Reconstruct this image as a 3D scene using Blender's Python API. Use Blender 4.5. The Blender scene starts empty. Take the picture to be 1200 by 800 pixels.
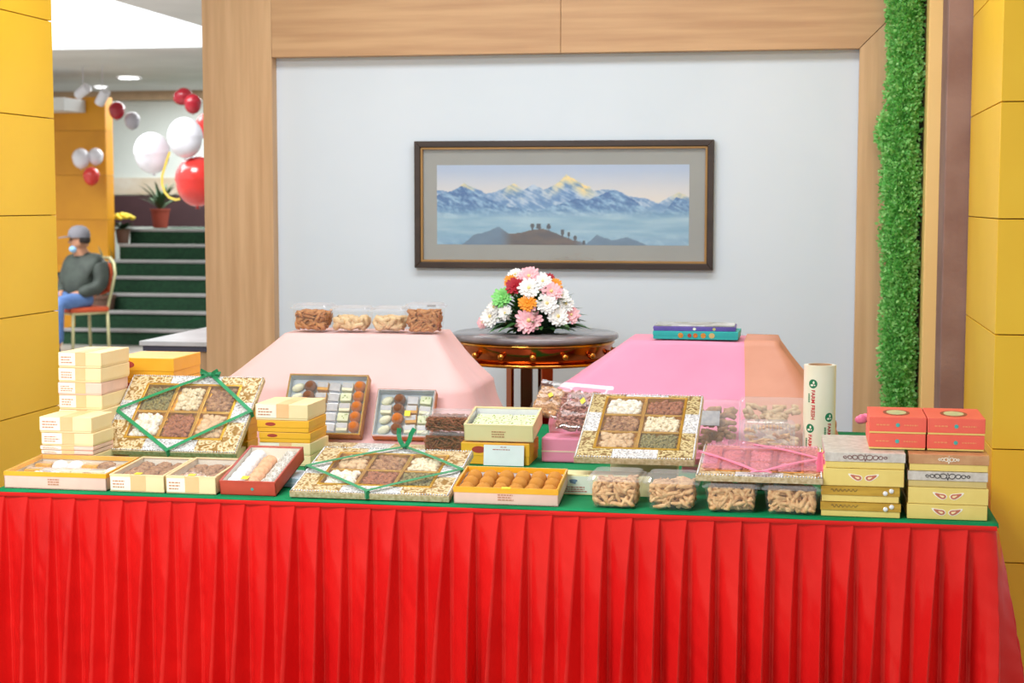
import bpy, bmesh, math, random
from mathutils import Vector, Matrix, Euler, noise
random.seed(11)
R = math.radians
scn = bpy.context.scene
C = scn.collection

# ------------------------------------------------------------------ camera, light, exposure
F_PX, CAM_H = 1900.0, 1.5
cam_d = bpy.data.cameras.new('camera'); cam = bpy.data.objects.new('camera', cam_d); C.objects.link(cam)
cam_d.sensor_width = 36; cam_d.lens = F_PX / 1200 * 36
CAM_M = (Matrix.Rotation(math.atan(340 / F_PX), 3, 'Z') @ Matrix.Rotation(math.pi / 2 - math.atan(163 / F_PX), 3, 'X')
         @ Matrix.Rotation(0.001, 3, 'Z'))
cam.matrix_world = Matrix.Translation((0, 0, CAM_H)) @ CAM_M.to_4x4()
cam_d.dof.use_dof = True; cam_d.dof.focus_distance = 4.45; cam_d.dof.aperture_fstop = 5.6
cam_d.clip_end = 200
scn.camera = cam

w = bpy.data.worlds.new('world'); scn.world = w; w.use_nodes = True
bg = w.node_tree.nodes['Background']; bg.inputs[0].default_value = (0.93, 0.975, 1.0, 1); bg.inputs[1].default_value = 0.72

def area(name, loc, rot, sx, sy, power, col=(0.96, 0.985, 1.0)):
    d = bpy.data.lights.new(name, 'AREA'); d.shape = 'RECTANGLE'; d.size = sx; d.size_y = sy; d.energy = power; d.color = col
    o = bpy.data.objects.new(name, d); C.objects.link(o); o.location = loc; o.rotation_euler = rot
    return o
area('added_area_light', (-1.8, 1.9, 2.97), (0, 0, 0), 1.5, 0.9, 112)  # unseen area light added overhead, set left to shade the pleats from one side
area('added_area_light', (-0.9, 4.9, 2.97), (0, 0, 0), 2.6, 0.7, 33)  # unseen area light added to lift the table top and back wall
area('added_area_light', (-7.0, 18.6, 2.93), (0, 0, 0), 2.5, 2.0, 125)  # added area light, brightens the far wall and ceiling
area('added_area_light', (-4.4, 10.2, 2.97), (0, 0, 0), 0.9, 0.9, 45)  # invented source, added to brighten the near balloons
area('added_bulkhead_light', (-9.0, 11.5, 5.6), (R(25), 0, 0), 6.0, 4.0, 640, (0.97, 0.985, 1))  # area light added out of view to whiten the bulkhead

vs = scn.view_settings
vs.view_transform = 'Standard'; vs.look = 'None'; vs.gamma = 1.0; vs.use_curve_mapping = False
vs.exposure = 0.42

# ------------------------------------------------------------------ helpers
def ray(px, py): return CAM_M @ Vector(((px - 600) / F_PX, (400 - py) / F_PX, -1))
def at(px, py, Y=None, Z=None):
    d = ray(px, py)
    t = Y / d.y if Y is not None else (Z - CAM_H) / d.z
    return Vector((0, 0, CAM_H)) + t * d

def lin(c):
    return tuple((v / 255 / 12.92 if v / 255 <= 0.04045 else ((v / 255 + 0.055) / 1.055) ** 2.4) for v in c)

MATS = {}
def mat(name, col, rough=0.5, metal=0.0, var=None, vscale=8.0, stretch=(1, 1, 1), bump=0.0, bscale=60.0, sheen=0.0, coat=0.0,
        trans=0.0, spec=0.5, detail=4.0):
    """procedural principled material: base colour mixed by noise towards `var`, optional noise bump"""
    if name in MATS: return MATS[name]
    m = bpy.data.materials.new(name); m.use_nodes = True
    nt = m.node_tree; p = nt.nodes['Principled BSDF']
    c1 = lin(col) + (1,)
    p.inputs['Base Color'].default_value = c1
    p.inputs['Roughness'].default_value = rough; p.inputs['Metallic'].default_value = metal
    p.inputs['Specular IOR Level'].default_value = spec
    if sheen: p.inputs['Sheen Weight'].default_value = sheen
    if coat: p.inputs['Coat Weight'].default_value = coat
    tc = nt.nodes.new('ShaderNodeTexCoord'); mp = nt.nodes.new('ShaderNodeMapping')
    mp.inputs['Scale'].default_value = stretch
    nt.links.new(tc.outputs['Object'], mp.inputs['Vector'])
    if var is None: var = tuple(max(0, v * 0.94) for v in col)
    n = nt.nodes.new('ShaderNodeTexNoise'); n.inputs['Scale'].default_value = vscale; n.inputs['Detail'].default_value = detail
    nt.links.new(mp.outputs[0], n.inputs['Vector'])
    rp = nt.nodes.new('ShaderNodeValToRGB')
    rp.color_ramp.elements[0].position = 0.35; rp.color_ramp.elements[1].position = 0.65
    rp.color_ramp.elements[0].color = c1; rp.color_ramp.elements[1].color = lin(var) + (1,)
    nt.links.new(n.outputs['Fac'], rp.inputs[0]); nt.links.new(rp.outputs[0], p.inputs['Base Color'])
    if bump:
        nb = nt.nodes.new('ShaderNodeTexNoise'); nb.inputs['Scale'].default_value = bscale; nb.inputs['Detail'].default_value = 3
        nt.links.new(mp.outputs[0], nb.inputs['Vector'])
        b = nt.nodes.new('ShaderNodeBump'); b.inputs['Strength'].default_value = bump; b.inputs['Distance'].default_value = 0.01
        nt.links.new(nb.outputs['Fac'], b.inputs['Height']); nt.links.new(b.outputs[0], p.inputs['Normal'])
    if trans:
        tr = nt.nodes.new('ShaderNodeBsdfTranslucent'); mx = nt.nodes.new('ShaderNodeMixShader'); mx.inputs[0].default_value = trans
        nt.links.new(rp.outputs[0], tr.inputs['Color'])
        out = nt.nodes['Material Output']
        nt.links.new(p.outputs[0], mx.inputs[1]); nt.links.new(tr.outputs[0], mx.inputs[2]); nt.links.new(mx.outputs[0], out.inputs[0])
    MATS[name] = m
    return m

def clear_mat(name, tint=(255, 255, 255), haze=0.03, gloss=0.06, rough=0.06):
    """thin clear plastic: mostly transparent, a little haze, a little gloss"""
    if name in MATS: return MATS[name]
    m = bpy.data.materials.new(name); m.use_nodes = True; nt = m.node_tree
    for n in list(nt.nodes):
        if n.type == 'BSDF_PRINCIPLED': nt.nodes.remove(n)
    out = nt.nodes['Material Output']
    t = nt.nodes.new('ShaderNodeBsdfTransparent'); t.inputs[0].default_value = lin(tint) + (1,)
    d = nt.nodes.new('ShaderNodeBsdfDiffuse'); d.inputs[0].default_value = lin(tint) + (1,)
    g = nt.nodes.new('ShaderNodeBsdfGlossy'); g.inputs['Roughness'].default_value = rough
    tc = nt.nodes.new('ShaderNodeTexCoord'); nz = nt.nodes.new('ShaderNodeTexNoise'); nz.inputs['Scale'].default_value = 45
    nt.links.new(tc.outputs['Object'], nz.inputs['Vector'])
    b = nt.nodes.new('ShaderNodeBump'); b.inputs['Strength'].default_value = 0.25; b.inputs['Distance'].default_value = 0.004
    nt.links.new(nz.outputs['Fac'], b.inputs['Height']); nt.links.new(b.outputs[0], g.inputs['Normal'])
    m1 = nt.nodes.new('ShaderNodeMixShader'); m1.inputs[0].default_value = haze
    m2 = nt.nodes.new('ShaderNodeMixShader'); m2.inputs[0].default_value = gloss
    nt.links.new(t.outputs[0], m1.inputs[1]); nt.links.new(d.outputs[0], m1.inputs[2])
    nt.links.new(m1.outputs[0], m2.inputs[1]); nt.links.new(g.outputs[0], m2.inputs[2]); nt.links.new(m2.outputs[0], out.inputs[0])
    MATS[name] = m
    return m

def cell_mat(name, cols, scale=90, rough=0.35, metal=0.6, bump=0.6, feature='F1'):
    """embossed ornament: voronoi cells coloured through a ramp, with relief"""
    if name in MATS: return MATS[name]
    m = bpy.data.materials.new(name); m.use_nodes = True; nt = m.node_tree; p = nt.nodes['Principled BSDF']
    p.inputs['Roughness'].default_value = rough; p.inputs['Metallic'].default_value = metal
    tc = nt.nodes.new('ShaderNodeTexCoord'); nz = nt.nodes.new('ShaderNodeTexNoise'); nz.inputs['Scale'].default_value = scale * 0.5
    mixv = nt.nodes.new('ShaderNodeVectorMath'); mixv.operation = 'MULTIPLY_ADD'
    mixv.inputs[1].default_value = (0.02, 0.02, 0.02)
    nt.links.new(tc.outputs['Object'], nz.inputs['Vector']); nt.links.new(nz.outputs['Color'], mixv.inputs[0]); nt.links.new(tc.outputs['Object'], mixv.inputs[2])
    v = nt.nodes.new('ShaderNodeTexVoronoi'); v.inputs['Scale'].default_value = scale; v.feature = feature
    nt.links.new(mixv.outputs[0], v.inputs['Vector'])
    rp = nt.nodes.new('ShaderNodeValToRGB'); e = rp.color_ramp.elements
    while len(e) < len(cols): e.new(0.5)
    for i, c in enumerate(cols):
        e[i].position = i / (len(cols) - 1) * 0.75; e[i].color = lin(c) + (1,)
    nt.links.new(v.outputs['Distance'], rp.inputs[0]); nt.links.new(rp.outputs[0], p.inputs['Base Color'])
    b = nt.nodes.new('ShaderNodeBump'); b.inputs['Strength'].default_value = bump; b.inputs['Distance'].default_value = 0.004
    nt.links.new(v.outputs['Distance'], b.inputs['Height']); nt.links.new(b.outputs[0], p.inputs['Normal'])
    MATS[name] = m
    return m

_bm = bmesh.new(); bmesh.ops.create_icosphere(_bm, subdivisions=1, radius=1)
ICO1 = ([v.co.copy() for v in _bm.verts], [[v.index for v in f.verts] for f in _bm.faces]); _bm.free()
_bm = bmesh.new(); bmesh.ops.create_icosphere(_bm, subdivisions=3, radius=1)
ICO3 = ([v.co.copy() for v in _bm.verts], [[v.index for v in f.verts] for f in _bm.faces]); _bm.free()

class G:
    """collects shapes; obj() links them as one mesh object"""
    def __init__(s): s.v = []; s.f = []
    def add(s, vs_, fs, M=None):
        n = len(s.v)
        s.v += [tuple(M @ Vector(v)) if M is not None else tuple(v) for v in vs_]
        s.f += [[i + n for i in f] for f in fs]
        return s
    def box(s, x0, x1, y0, y1, z0, z1, M=None):
        return s.add([(x0, y0, z0), (x1, y0, z0), (x1, y1, z0), (x0, y1, z0), (x0, y0, z1), (x1, y0, z1), (x1, y1, z1), (x0, y1, z1)],
                     [[0, 3, 2, 1], [4, 5, 6, 7], [0, 1, 5, 4], [1, 2, 6, 5], [2, 3, 7, 6], [3, 0, 4, 7]], M)
    def frustum(s, x0, x1, y0, y1, z0, z1, e, M=None):     # top is larger by e on each side
        return s.add([(x0, y0, z0), (x1, y0, z0), (x1, y1, z0), (x0, y1, z0), (x0 - e, y0 - e, z1), (x1 + e, y0 - e, z1), (x1 + e, y1 + e, z1), (x0 - e, y1 + e, z1)],
                     [[0, 3, 2, 1], [4, 5, 6, 7], [0, 1, 5, 4], [1, 2, 6, 5], [2, 3, 7, 6], [3, 0, 4, 7]], M)
    def poly(s, pts, n=(0, 0, 0), M=None):                  # prism: outline pts extruded by vector n
        k = len(pts); n = Vector(n)
        a = [Vector(p) for p in pts]
        if n.length == 0: return s.add(a, [list(range(k))], M)
        return s.add(a + [p + n for p in a], [list(range(k))[::-1], [k + i for i in range(k)]] + [[i, (i + 1) % k, k + (i + 1) % k, k + i] for i in range(k)], M)
    def tube(s, pts, r, n=8, M=None, closed=False, caps=True):
        pts = [Vector(p) for p in pts]; k = len(pts); rr = r if isinstance(r, (list, tuple)) else [r] * k
        vs_, fs = [], []
        up = Vector((0.13, 0.2, 0.97))
        for i, p in enumerate(pts):
            if closed: t = pts[(i + 1) % k] - pts[i - 1]
            else: t = pts[min(i + 1, k - 1)] - pts[max(i - 1, 0)]
            t = t.normalized() if t.length > 1e-9 else Vector((0, 0, 1))
            a = t.cross(up)
            if a.length < 1e-3: a = t.cross(Vector((1, 0, 0)))
            a.normalize(); b = t.cross(a)
            for j in range(n):
                an = 2 * math.pi * j / n
                vs_.append(p + (a * math.cos(an) + b * math.sin(an)) * rr[i])
        for i in range(k if closed else k - 1):
            for j in range(n):
                i2 = (i + 1) % k
                fs.append([i * n + j, i * n + (j + 1) % n, i2 * n + (j + 1) % n, i2 * n + j])
        if caps and not closed: fs += [list(range(n))[::-1], [(k - 1) * n + j for j in range(n)]]
        return s.add(vs_, fs, M)
    def lathe(s, prof, n=32, M=None, cap=True):             # prof: list of (r, z)
        vs_, fs = [], []
        for r, z in prof:
            for j in range(n):
                a = 2 * math.pi * j / n; vs_.append((r * math.cos(a), r * math.sin(a), z))
        for i in range(len(prof) - 1):
            for j in range(n): fs.append([i * n + j, i * n + (j + 1) % n, (i + 1) * n + (j + 1) % n, (i + 1) * n + j])
        if cap:
            if prof[0][0] > 1e-6: fs.append(list(range(n))[::-1])
            if prof[-1][0] > 1e-6: fs.append([(len(prof) - 1) * n + j for j in range(n)])
        return s.add(vs_, fs, M)
    def ball(s, c, r, M=None, hi=True, rot=None):
        I = ICO3 if hi else ICO1
        r = Vector(r) if not isinstance(r, (int, float)) else Vector((r, r, r))
        L = Matrix.Translation(c) @ (rot.to_4x4() if rot is not None else Matrix.Identity(4)) @ Matrix.Diagonal((*r, 1))
        return s.add(I[0], I[1], (M @ L) if M is not None else L)
    def strip(s, pts, nrm, wd, th=0.0008, M=None):          # flat ribbon along pts, nrm = face normal(s)
        pts = [Vector(p) for p in pts]; k = len(pts); vs_, fs = [], []
        for i, p in enumerate(pts):
            t = (pts[min(i + 1, k - 1)] - pts[max(i - 1, 0)]).normalized()
            nn = Vector(nrm[i]) if isinstance(nrm[0], (tuple, list, Vector)) else Vector(nrm)
            a = t.cross(nn).normalized() * wd / 2; b = nn.normalized() * th
            vs_ += [p - a, p + a, p + a + b, p - a + b]
        for i in range(k - 1):
            o = i * 4
            fs += [[o + j, o + (j + 1) % 4, o + 4 + (j + 1) % 4, o + 4 + j] for j in range(4)]
        fs += [[3, 2, 1, 0], [(k - 1) * 4 + j for j in range(4)]]
        return s.add(vs_, fs, M)
    def mesh(s, name):
        me = bpy.data.meshes.new(name); me.from_pydata(s.v, [], s.f); me.update(); return me
    def obj(s, name, m, parent=None, smooth=False, bevel=0.0, loc=None):
        me = s.mesh(name); me.materials.append(m)
        bm = bmesh.new(); bm.from_mesh(me); bmesh.ops.recalc_face_normals(bm, faces=bm.faces); bm.to_mesh(me); bm.free()
        o = bpy.data.objects.new(name, me); C.objects.link(o)
        if smooth:
            for p in me.polygons: p.use_smooth = True
        if bevel:
            b = o.modifiers.new('bevel', 'BEVEL'); b.width = bevel; b.segments = 2; b.limit_method = 'ANGLE'; b.angle_limit = R(40)
        if parent is not None: o.parent = parent
        if loc is not None: o.location = loc
        return o

def tag(o, label=None, cat=None, group=None, kind=None):
    if label: o['label'] = label
    if cat: o['category'] = cat
    if group: o['group'] = group
    if kind: o['kind'] = kind
    return o
def thing(name, label, cat, M=None, group=None, kind=None):
    o = bpy.data.objects.new(name, None); C.objects.link(o); o.empty_display_size = 0.05
    if M is not None: o.matrix_world = M
    return tag(o, label, cat, group, kind)
def T(x, y, z): return Matrix.Translation((x, y, z))
def Rx(d): return Matrix.Rotation(R(d), 4, 'X')
def Ry(d): return Matrix.Rotation(R(d), 4, 'Y')
def Rz(d): return Matrix.Rotation(R(d), 4, 'Z')
def rrect(x0, x1, y0, y1, r, n=5):
    pts = []
    for cx, cy, a0 in ((x1 - r, y1 - r, 0), (x0 + r, y1 - r, 90), (x0 + r, y0 + r, 180), (x1 - r, y0 + r, 270)):
        for k in range(n + 1):
            a = R(a0 + 90 * k / n); pts.append((cx + r * math.cos(a), cy + r * math.sin(a)))
    return pts
def ordin(i, n, first, last, frm):
    words = ['first', 'second', 'third', 'fourth', 'fifth', 'sixth', 'seventh', 'eighth']
    if i == 0: return first
    if i == n - 1: return last
    return f'{words[i]} {frm}'

# ------------------------------------------------------------------ materials
white_wall = mat('white_plaster', (219, 231, 244), 0.7, var=(214, 227, 240), vscale=1.5)
wood_v = mat('oak_upright', (218, 180, 138), 0.5, var=(198, 158, 117), vscale=3.0, stretch=(9, 9, 0.5), bump=0.06, bscale=40, detail=7)
wood_h = mat('oak_level', (208, 168, 126), 0.5, var=(188, 146, 107), vscale=3.0, stretch=(0.5, 9, 9), bump=0.06, bscale=40, detail=7)
yellow = mat('yellow_panel', (250, 202, 50), 0.38, var=(245, 194, 40), vscale=2.2)
yellow_far = mat('ochre_panel', (222, 152, 14), 0.5, var=(208, 138, 10), vscale=2)
joint = mat('joint_brown', (112, 62, 20), 0.8)
orange_pil = mat('pale_orange_board', (255, 214, 140), 0.5, var=(253, 208, 132), vscale=2)
brown_pil = mat('mauve_brown_stone', (150, 120, 114), 0.8, var=(134, 102, 96), vscale=5, bump=0.2, bscale=40)
grey_ceil = mat('grey_ceiling', (222, 222, 220), 0.8, vscale=1)
concrete = mat('floor_stone', (176, 170, 160), 0.35, var=(160, 155, 146), vscale=3)
gold_mat = mat('gold_foil', (222, 178, 78), 0.28, 0.75, var=(206, 158, 60), vscale=20)
green_fab = mat('green_cloth', (0, 138, 84), 0.7, var=(0, 122, 72), vscale=6, spec=0.2)
red_satin = mat('red_satin', (220, 30, 28), 0.30, var=(210, 22, 23), vscale=5, sheen=0.0, bump=0.05, bscale=26)
red_satin.node_tree.nodes['Principled BSDF'].inputs['Specular Tint'].default_value = (1.0, 0.32, 0.24, 1)
red_satin.node_tree.nodes['Principled BSDF'].inputs['Specular IOR Level'].default_value = 0.9
pink_l = mat('pale_pink_cloth', (250, 204, 202), 0.65, var=(248, 196, 194), vscale=3, trans=0.18, sheen=0.3, bump=0.05, bscale=18)
pink_r = mat('rose_pink_cloth', (255, 158, 190), 0.55, var=(252, 146, 182), vscale=3, trans=0.18, sheen=0.3, bump=0.06, bscale=18)
peach_org = mat('peach_organza', (228, 164, 136), 0.5, var=(216, 150, 122), vscale=4, trans=0.2, bump=0.08, bscale=20)
clear = clear_mat('clear_plastic')
film = clear_mat('clear_film', haze=0.025, gloss=0.05, rough=0.12)
pinkfilm = clear_mat('pink_film', (255, 196, 214), haze=0.22, gloss=0.08)
cream_card = mat('cream_card', (250, 226, 176), 0.5, var=(248, 220, 166), vscale=12)
ivory_card = mat('ivory_card', (252, 244, 226), 0.5, vscale=12)
peach_card = mat('peach_card', (248, 200, 146), 0.5, var=(244, 190, 134), vscale=18)
pinkish_card = mat('blush_card', (250, 208, 190), 0.5, vscale=12)
yellow_card = mat('yellow_card', (250, 186, 50), 0.45, var=(244, 174, 38), vscale=10)
white_card = mat('white_card', (244, 246, 250), 0.5, vscale=10)
blue_card = mat('pale_blue_card', (186, 208, 226), 0.5, vscale=10)
maroon_ink = mat('maroon_ink', (176, 62, 46), 0.6)
soft_ink = mat('soft_brown_ink', (206, 140, 104), 0.6)
red_card = mat('brick_red_card', (214, 84, 62), 0.45, var=(200, 72, 54), vscale=14)
coral_card = mat('coral_card', (240, 104, 84), 0.45, var=(234, 94, 76), vscale=14)
gold_card = mat('pale_gold_card', (240, 214, 124), 0.42, 0.15, var=(232, 204, 112), vscale=14)
gold_shiny = mat('shiny_gold_card', (222, 178, 70), 0.25, 0.45, var=(190, 146, 52), vscale=10, stretch=(1, 1, 6))
silver_lid = mat('silver_card', (222, 214, 204), 0.35, 0.2, var=(196, 186, 174), vscale=60)
bronze_lid = mat('bronze_card', (214, 164, 118), 0.35, 0.3, var=(196, 140, 96), vscale=30)
tan_card = mat('tan_card', (214, 190, 120), 0.45, vscale=14)
dark_ink = mat('dark_ink', (48, 40, 40), 0.5)
silver_foil = mat('silver_foil', (236, 236, 240), 0.22, 0.6, var=(210, 212, 220), vscale=60)
green_rib = mat('green_ribbon', (0, 142, 88), 0.4, var=(0, 122, 72), vscale=30, sheen=0.2)
pink_rib = mat('pink_ribbon', (250, 120, 160), 0.45, sheen=0.2)
sticker = mat('yellow_sticker', (250, 226, 60), 0.5)

# ------------------------------------------------------------------ the setting
TZ = 0.755                         # table top height
o = G().box(-14, 6, -3, 26, -0.12, 0).obj('floor', concrete); tag(o, 'pale stone floor of the hall', 'floor', kind='structure')

def panel_pillar(name, label, x0, x1, y0, y1, m, z1, faces='FRL', z0=0.0, t=0.343, first=0.0807):
    """core with separate facing panels; joints between panels stay open"""
    core = G().box(x0 + .012, x1 - .012, y0 + .012, y1 - .012, z0, z1).obj(name, joint)
    tag(core, label, 'pillar', kind='structure')
    zs = [z0]; z = first
    while z < z1:
        if z > z0: zs.append(z)
        z += t
    zs.append(z1)
    g = 0.0016
    cache = {}
    for a, b in zip(zs, zs[1:]):
        if b - a < .02: continue
        for f in faces:
            key = (f, round(b - a, 3))
            if key not in cache:
                h = b - a
                if f == 'F': gg = G().box(x0, x1, y0, y0 + .02, g, h - g)
                elif f == 'R': gg = G().box(x1 - .02, x1, y0 + .021, y1, g, h - g)
                else: gg = G().box(x0, x0 + .02, y0 + .021, y1, g, h - g)
                p = gg.obj('panel', m, core, bevel=0.0012); cache[key] = p
            else:
                p = cache[key].copy(); C.objects.link(p); p.parent = core
            p.location = (0, 0, a)
    return core
panel_pillar('wall_left', 'yellow panelled pillar at the left edge of the picture', -3.4, -2.64, 4.35, 5.46, yellow, 3.0, 'FR')
panel_pillar('wall_right', 'yellow panelled pillar at the right edge of the picture', 0.567, 1.5, 4.98, 5.86, yellow, 3.0, 'FL')
o = G().box(0.484, 0.64, 5.865, 6.29, 0, 3.0).obj('trim_1', brown_pil, bevel=.004)
tag(o, 'mauve brown stone strip beside the right yellow pillar', 'pilaster', kind='structure')
o = G().box(0.437, 0.505, 6.1, 6.29, 0, 3.0).obj('trim_2', orange_pil, bevel=.003)
tag(o, 'pale orange upright strip between greenery and brown strip', 'pilaster', kind='structure')

wall = G().box(-2.39, 0.5, 6.36, 6.46, 0, 3.0).obj('wall_back', white_wall)
tag(wall, 'white recessed wall panel framed by wide oak boards', 'wall', kind='structure')
g = 0.0008
G().box(-2.40, -2.108, 6.3, 6.47, 0, 3.0).obj('board', wood_v, wall, bevel=.0015)
sx = at(657, 30, Y=6.3).x
G().box(-2.108 + g, sx - g, 6.3, 6.358, 2.078, 2.99).obj('board', wood_h, wall, bevel=.0015)
G().poly([(sx + g, 6.3, 2.078), (0.198, 6.3, 2.078), (0.198 + .34, 6.3, 2.078 + .34), (0.198 + .34, 6.3, 2.99), (sx + g, 6.3, 2.99)], (0, .058, 0)).obj('board', wood_h, wall, bevel=.0015)
G().poly([(0.2, 6.3, 0), (0.54, 6.3, 0), (0.54, 6.3, 2.417), (0.2, 6.3, 2.077)], (0, .058, 0)).obj('board', wood_v, wall, bevel=.0015)

o = G().box(-5.1, 4.0, -2.0, 14.6, 3.0, 3.15).obj('ceiling', grey_ceil); tag(o, 'plain grey ceiling above the stall', 'ceiling', kind='structure')

# far hall
o = G().box(-14, -4, 14.64, 14.78, 2.95, 7.0).obj('wall_bulkhead', mat('bright_white', (244, 247, 250), 0.7)); tag(o, 'white bulkhead wall above the far hall', 'wall', kind='structure')
o = G().box(-14, -4, 14.785, 20.3, 2.952, 3.05).obj('ceiling_far', grey_ceil); tag(o, 'grey ceiling over the far staircase', 'ceiling', kind='structure')
o = G().box(-14, -4, 20.3, 20.5, 2.84, 3.3).obj('trim_3', mat('beige_beam', (204, 172, 136), 0.6)); tag(o, 'beige beam at the end of the far ceiling', 'beam', kind='structure')
far_wall = mat('pale_backdrop', (226, 232, 226), 0.7, var=(206, 216, 206), vscale=0.7)
o = G().box(-14, -4, 20.5, 20.7, 0, 4).obj('wall_far', far_wall); tag(o, 'pale wall at the far end of the hall', 'wall', kind='structure')
G().box(-9.5, -5.5, 20.46, 20.495, 1.6, 1.82).obj('board', mat('tan_board', (206, 184, 150), 0.7, var=(232, 228, 216), vscale=1.6), o)
o = G().box(-12, -4.5, 19.3, 19.45, 1.19, 1.58).obj('wall_parapet', mat('dark_maroon', (66, 40, 44), 0.7)); tag(o, 'low dark maroon wall at the head of the stairs', 'wall', kind='structure')
panel_pillar('wall_far_left', 'ochre panelled column beside the far stairs', -10.5, -7.75, 17.3, 17.5, yellow_far, 2.68, 'FR', t=0.5, first=0.3)
o = G().box(-10.5, -7.98, 16.75, 17.29, 2.50, 2.64).obj('trim_4', grey_ceil); tag(o, 'grey ceiling box above the ochre column', 'soffit', kind='structure')
# stairs
st_mat = mat('green_carpet', (28, 66, 40), 0.95, var=(20, 52, 32), vscale=30, bump=0.3, bscale=90)
nose_m = mat('grey_nosing', (150, 146, 144), 0.6)
stairs = thing('stairs', 'green carpeted staircase with grey nosings in the far hall', 'stairs', T(-6.2, 16.0, 0), kind='structure')
for k in range(7):
    y0 = 0.3 * k; y1 = 0.3 * (k + 1) if k < 6 else 3.3
    G().box(-1.5, 2.0, y0 + .01, y1 + .009, 0, 0.17 * (k + 1) - .004).obj('step', st_mat, stairs)
    G().box(-1.5, 2.0, y0 - .012, y0 + .05, 0.17 * (k + 1) - .032, 0.17 * (k + 1)).obj('nosing', nose_m, stairs, bevel=.004)
# white-topped counter behind the wall
ctr = thing('counter', 'oak counter with a white top behind the left board', 'counter', T(-2.1, 6.55, 0))
G().box(-.68, .4, .03, 2.6, 0, .862).obj('cabinet', wood_v, ctr)
G().box(-.7, .42, 0, 2.65, .885, .905).obj('countertop', mat('white_stone', (238, 240, 244), 0.3), ctr, bevel=.003)
G().box(-.69, .41, .015, 2.62, .862, .885).obj('edge_strip', mat('slate_strip', (90, 92, 110), 0.5), ctr)

# ------------------------------------------------------------------ table, cloth, skirt
TX0, TX1, TY0, TY1 = -2.055, 0.452, 3.876, 5.36
tb = thing('display_table', 'long table under a green cloth and red pleated skirt', 'table', T(0, 0, 0))
G().box(TX0, TX1, TY0, TY1, TZ - .03, TZ - .0045).obj('tabletop', mat('plywood', (190, 150, 100), 0.6), tb, bevel=.002)
for x in (TX0 + .08, TX1 - .08):
    for y in (TY0 + .08, TY1 - .08):
        G().tube([(x, y, 0), (x, y, TZ - .03)], .02, 10).obj('leg', mat('steel_leg', (120, 120, 124), 0.35, 0.8), tb)
# green cloth, front edge hangs a little and waves
gc = G(); nx, ny = 160, 24; vs_ = []; fs = []
for i in range(nx + 1):
    x = TX0 - .004 + (TX1 - TX0 + .012) * i / nx
    hang = 0.005 + 0.005 * noise.noise((x * 2.1, 0, 3)) + 0.003 * noise.noise((x * 9, 1, 3))
    if x > .3: hang += .004
    prof = [(TY0 - .010, TZ - max(.004, hang)), (TY0 - .0085, TZ - .0025), (TY0 - .003, TZ)] + [(TY0 + .02 + (TY1 - TY0 - .02) * j / (ny - 1), TZ) for j in range(ny)]
    for (y, z) in prof:
        vs_.append((x, y, z + (0.0 if y < TY0 else 0.0006 * noise.noise((x * 6, y * 6, 0)))))
m_ = ny + 3
for i in range(nx):
    for j in range(m_ - 1): fs.append([i * m_ + j, (i + 1) * m_ + j, (i + 1) * m_ + j + 1, i * m_ + j + 1])
gc.add(vs_, fs); o = gc.obj('green_tablecloth', green_fab, smooth=True)
s_ = o.modifiers.new('thick', 'SOLIDIFY'); s_.thickness = 0.0015; s_.offset = -1
tag(o, 'green cloth spread over the long display table', 'tablecloth')

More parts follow.
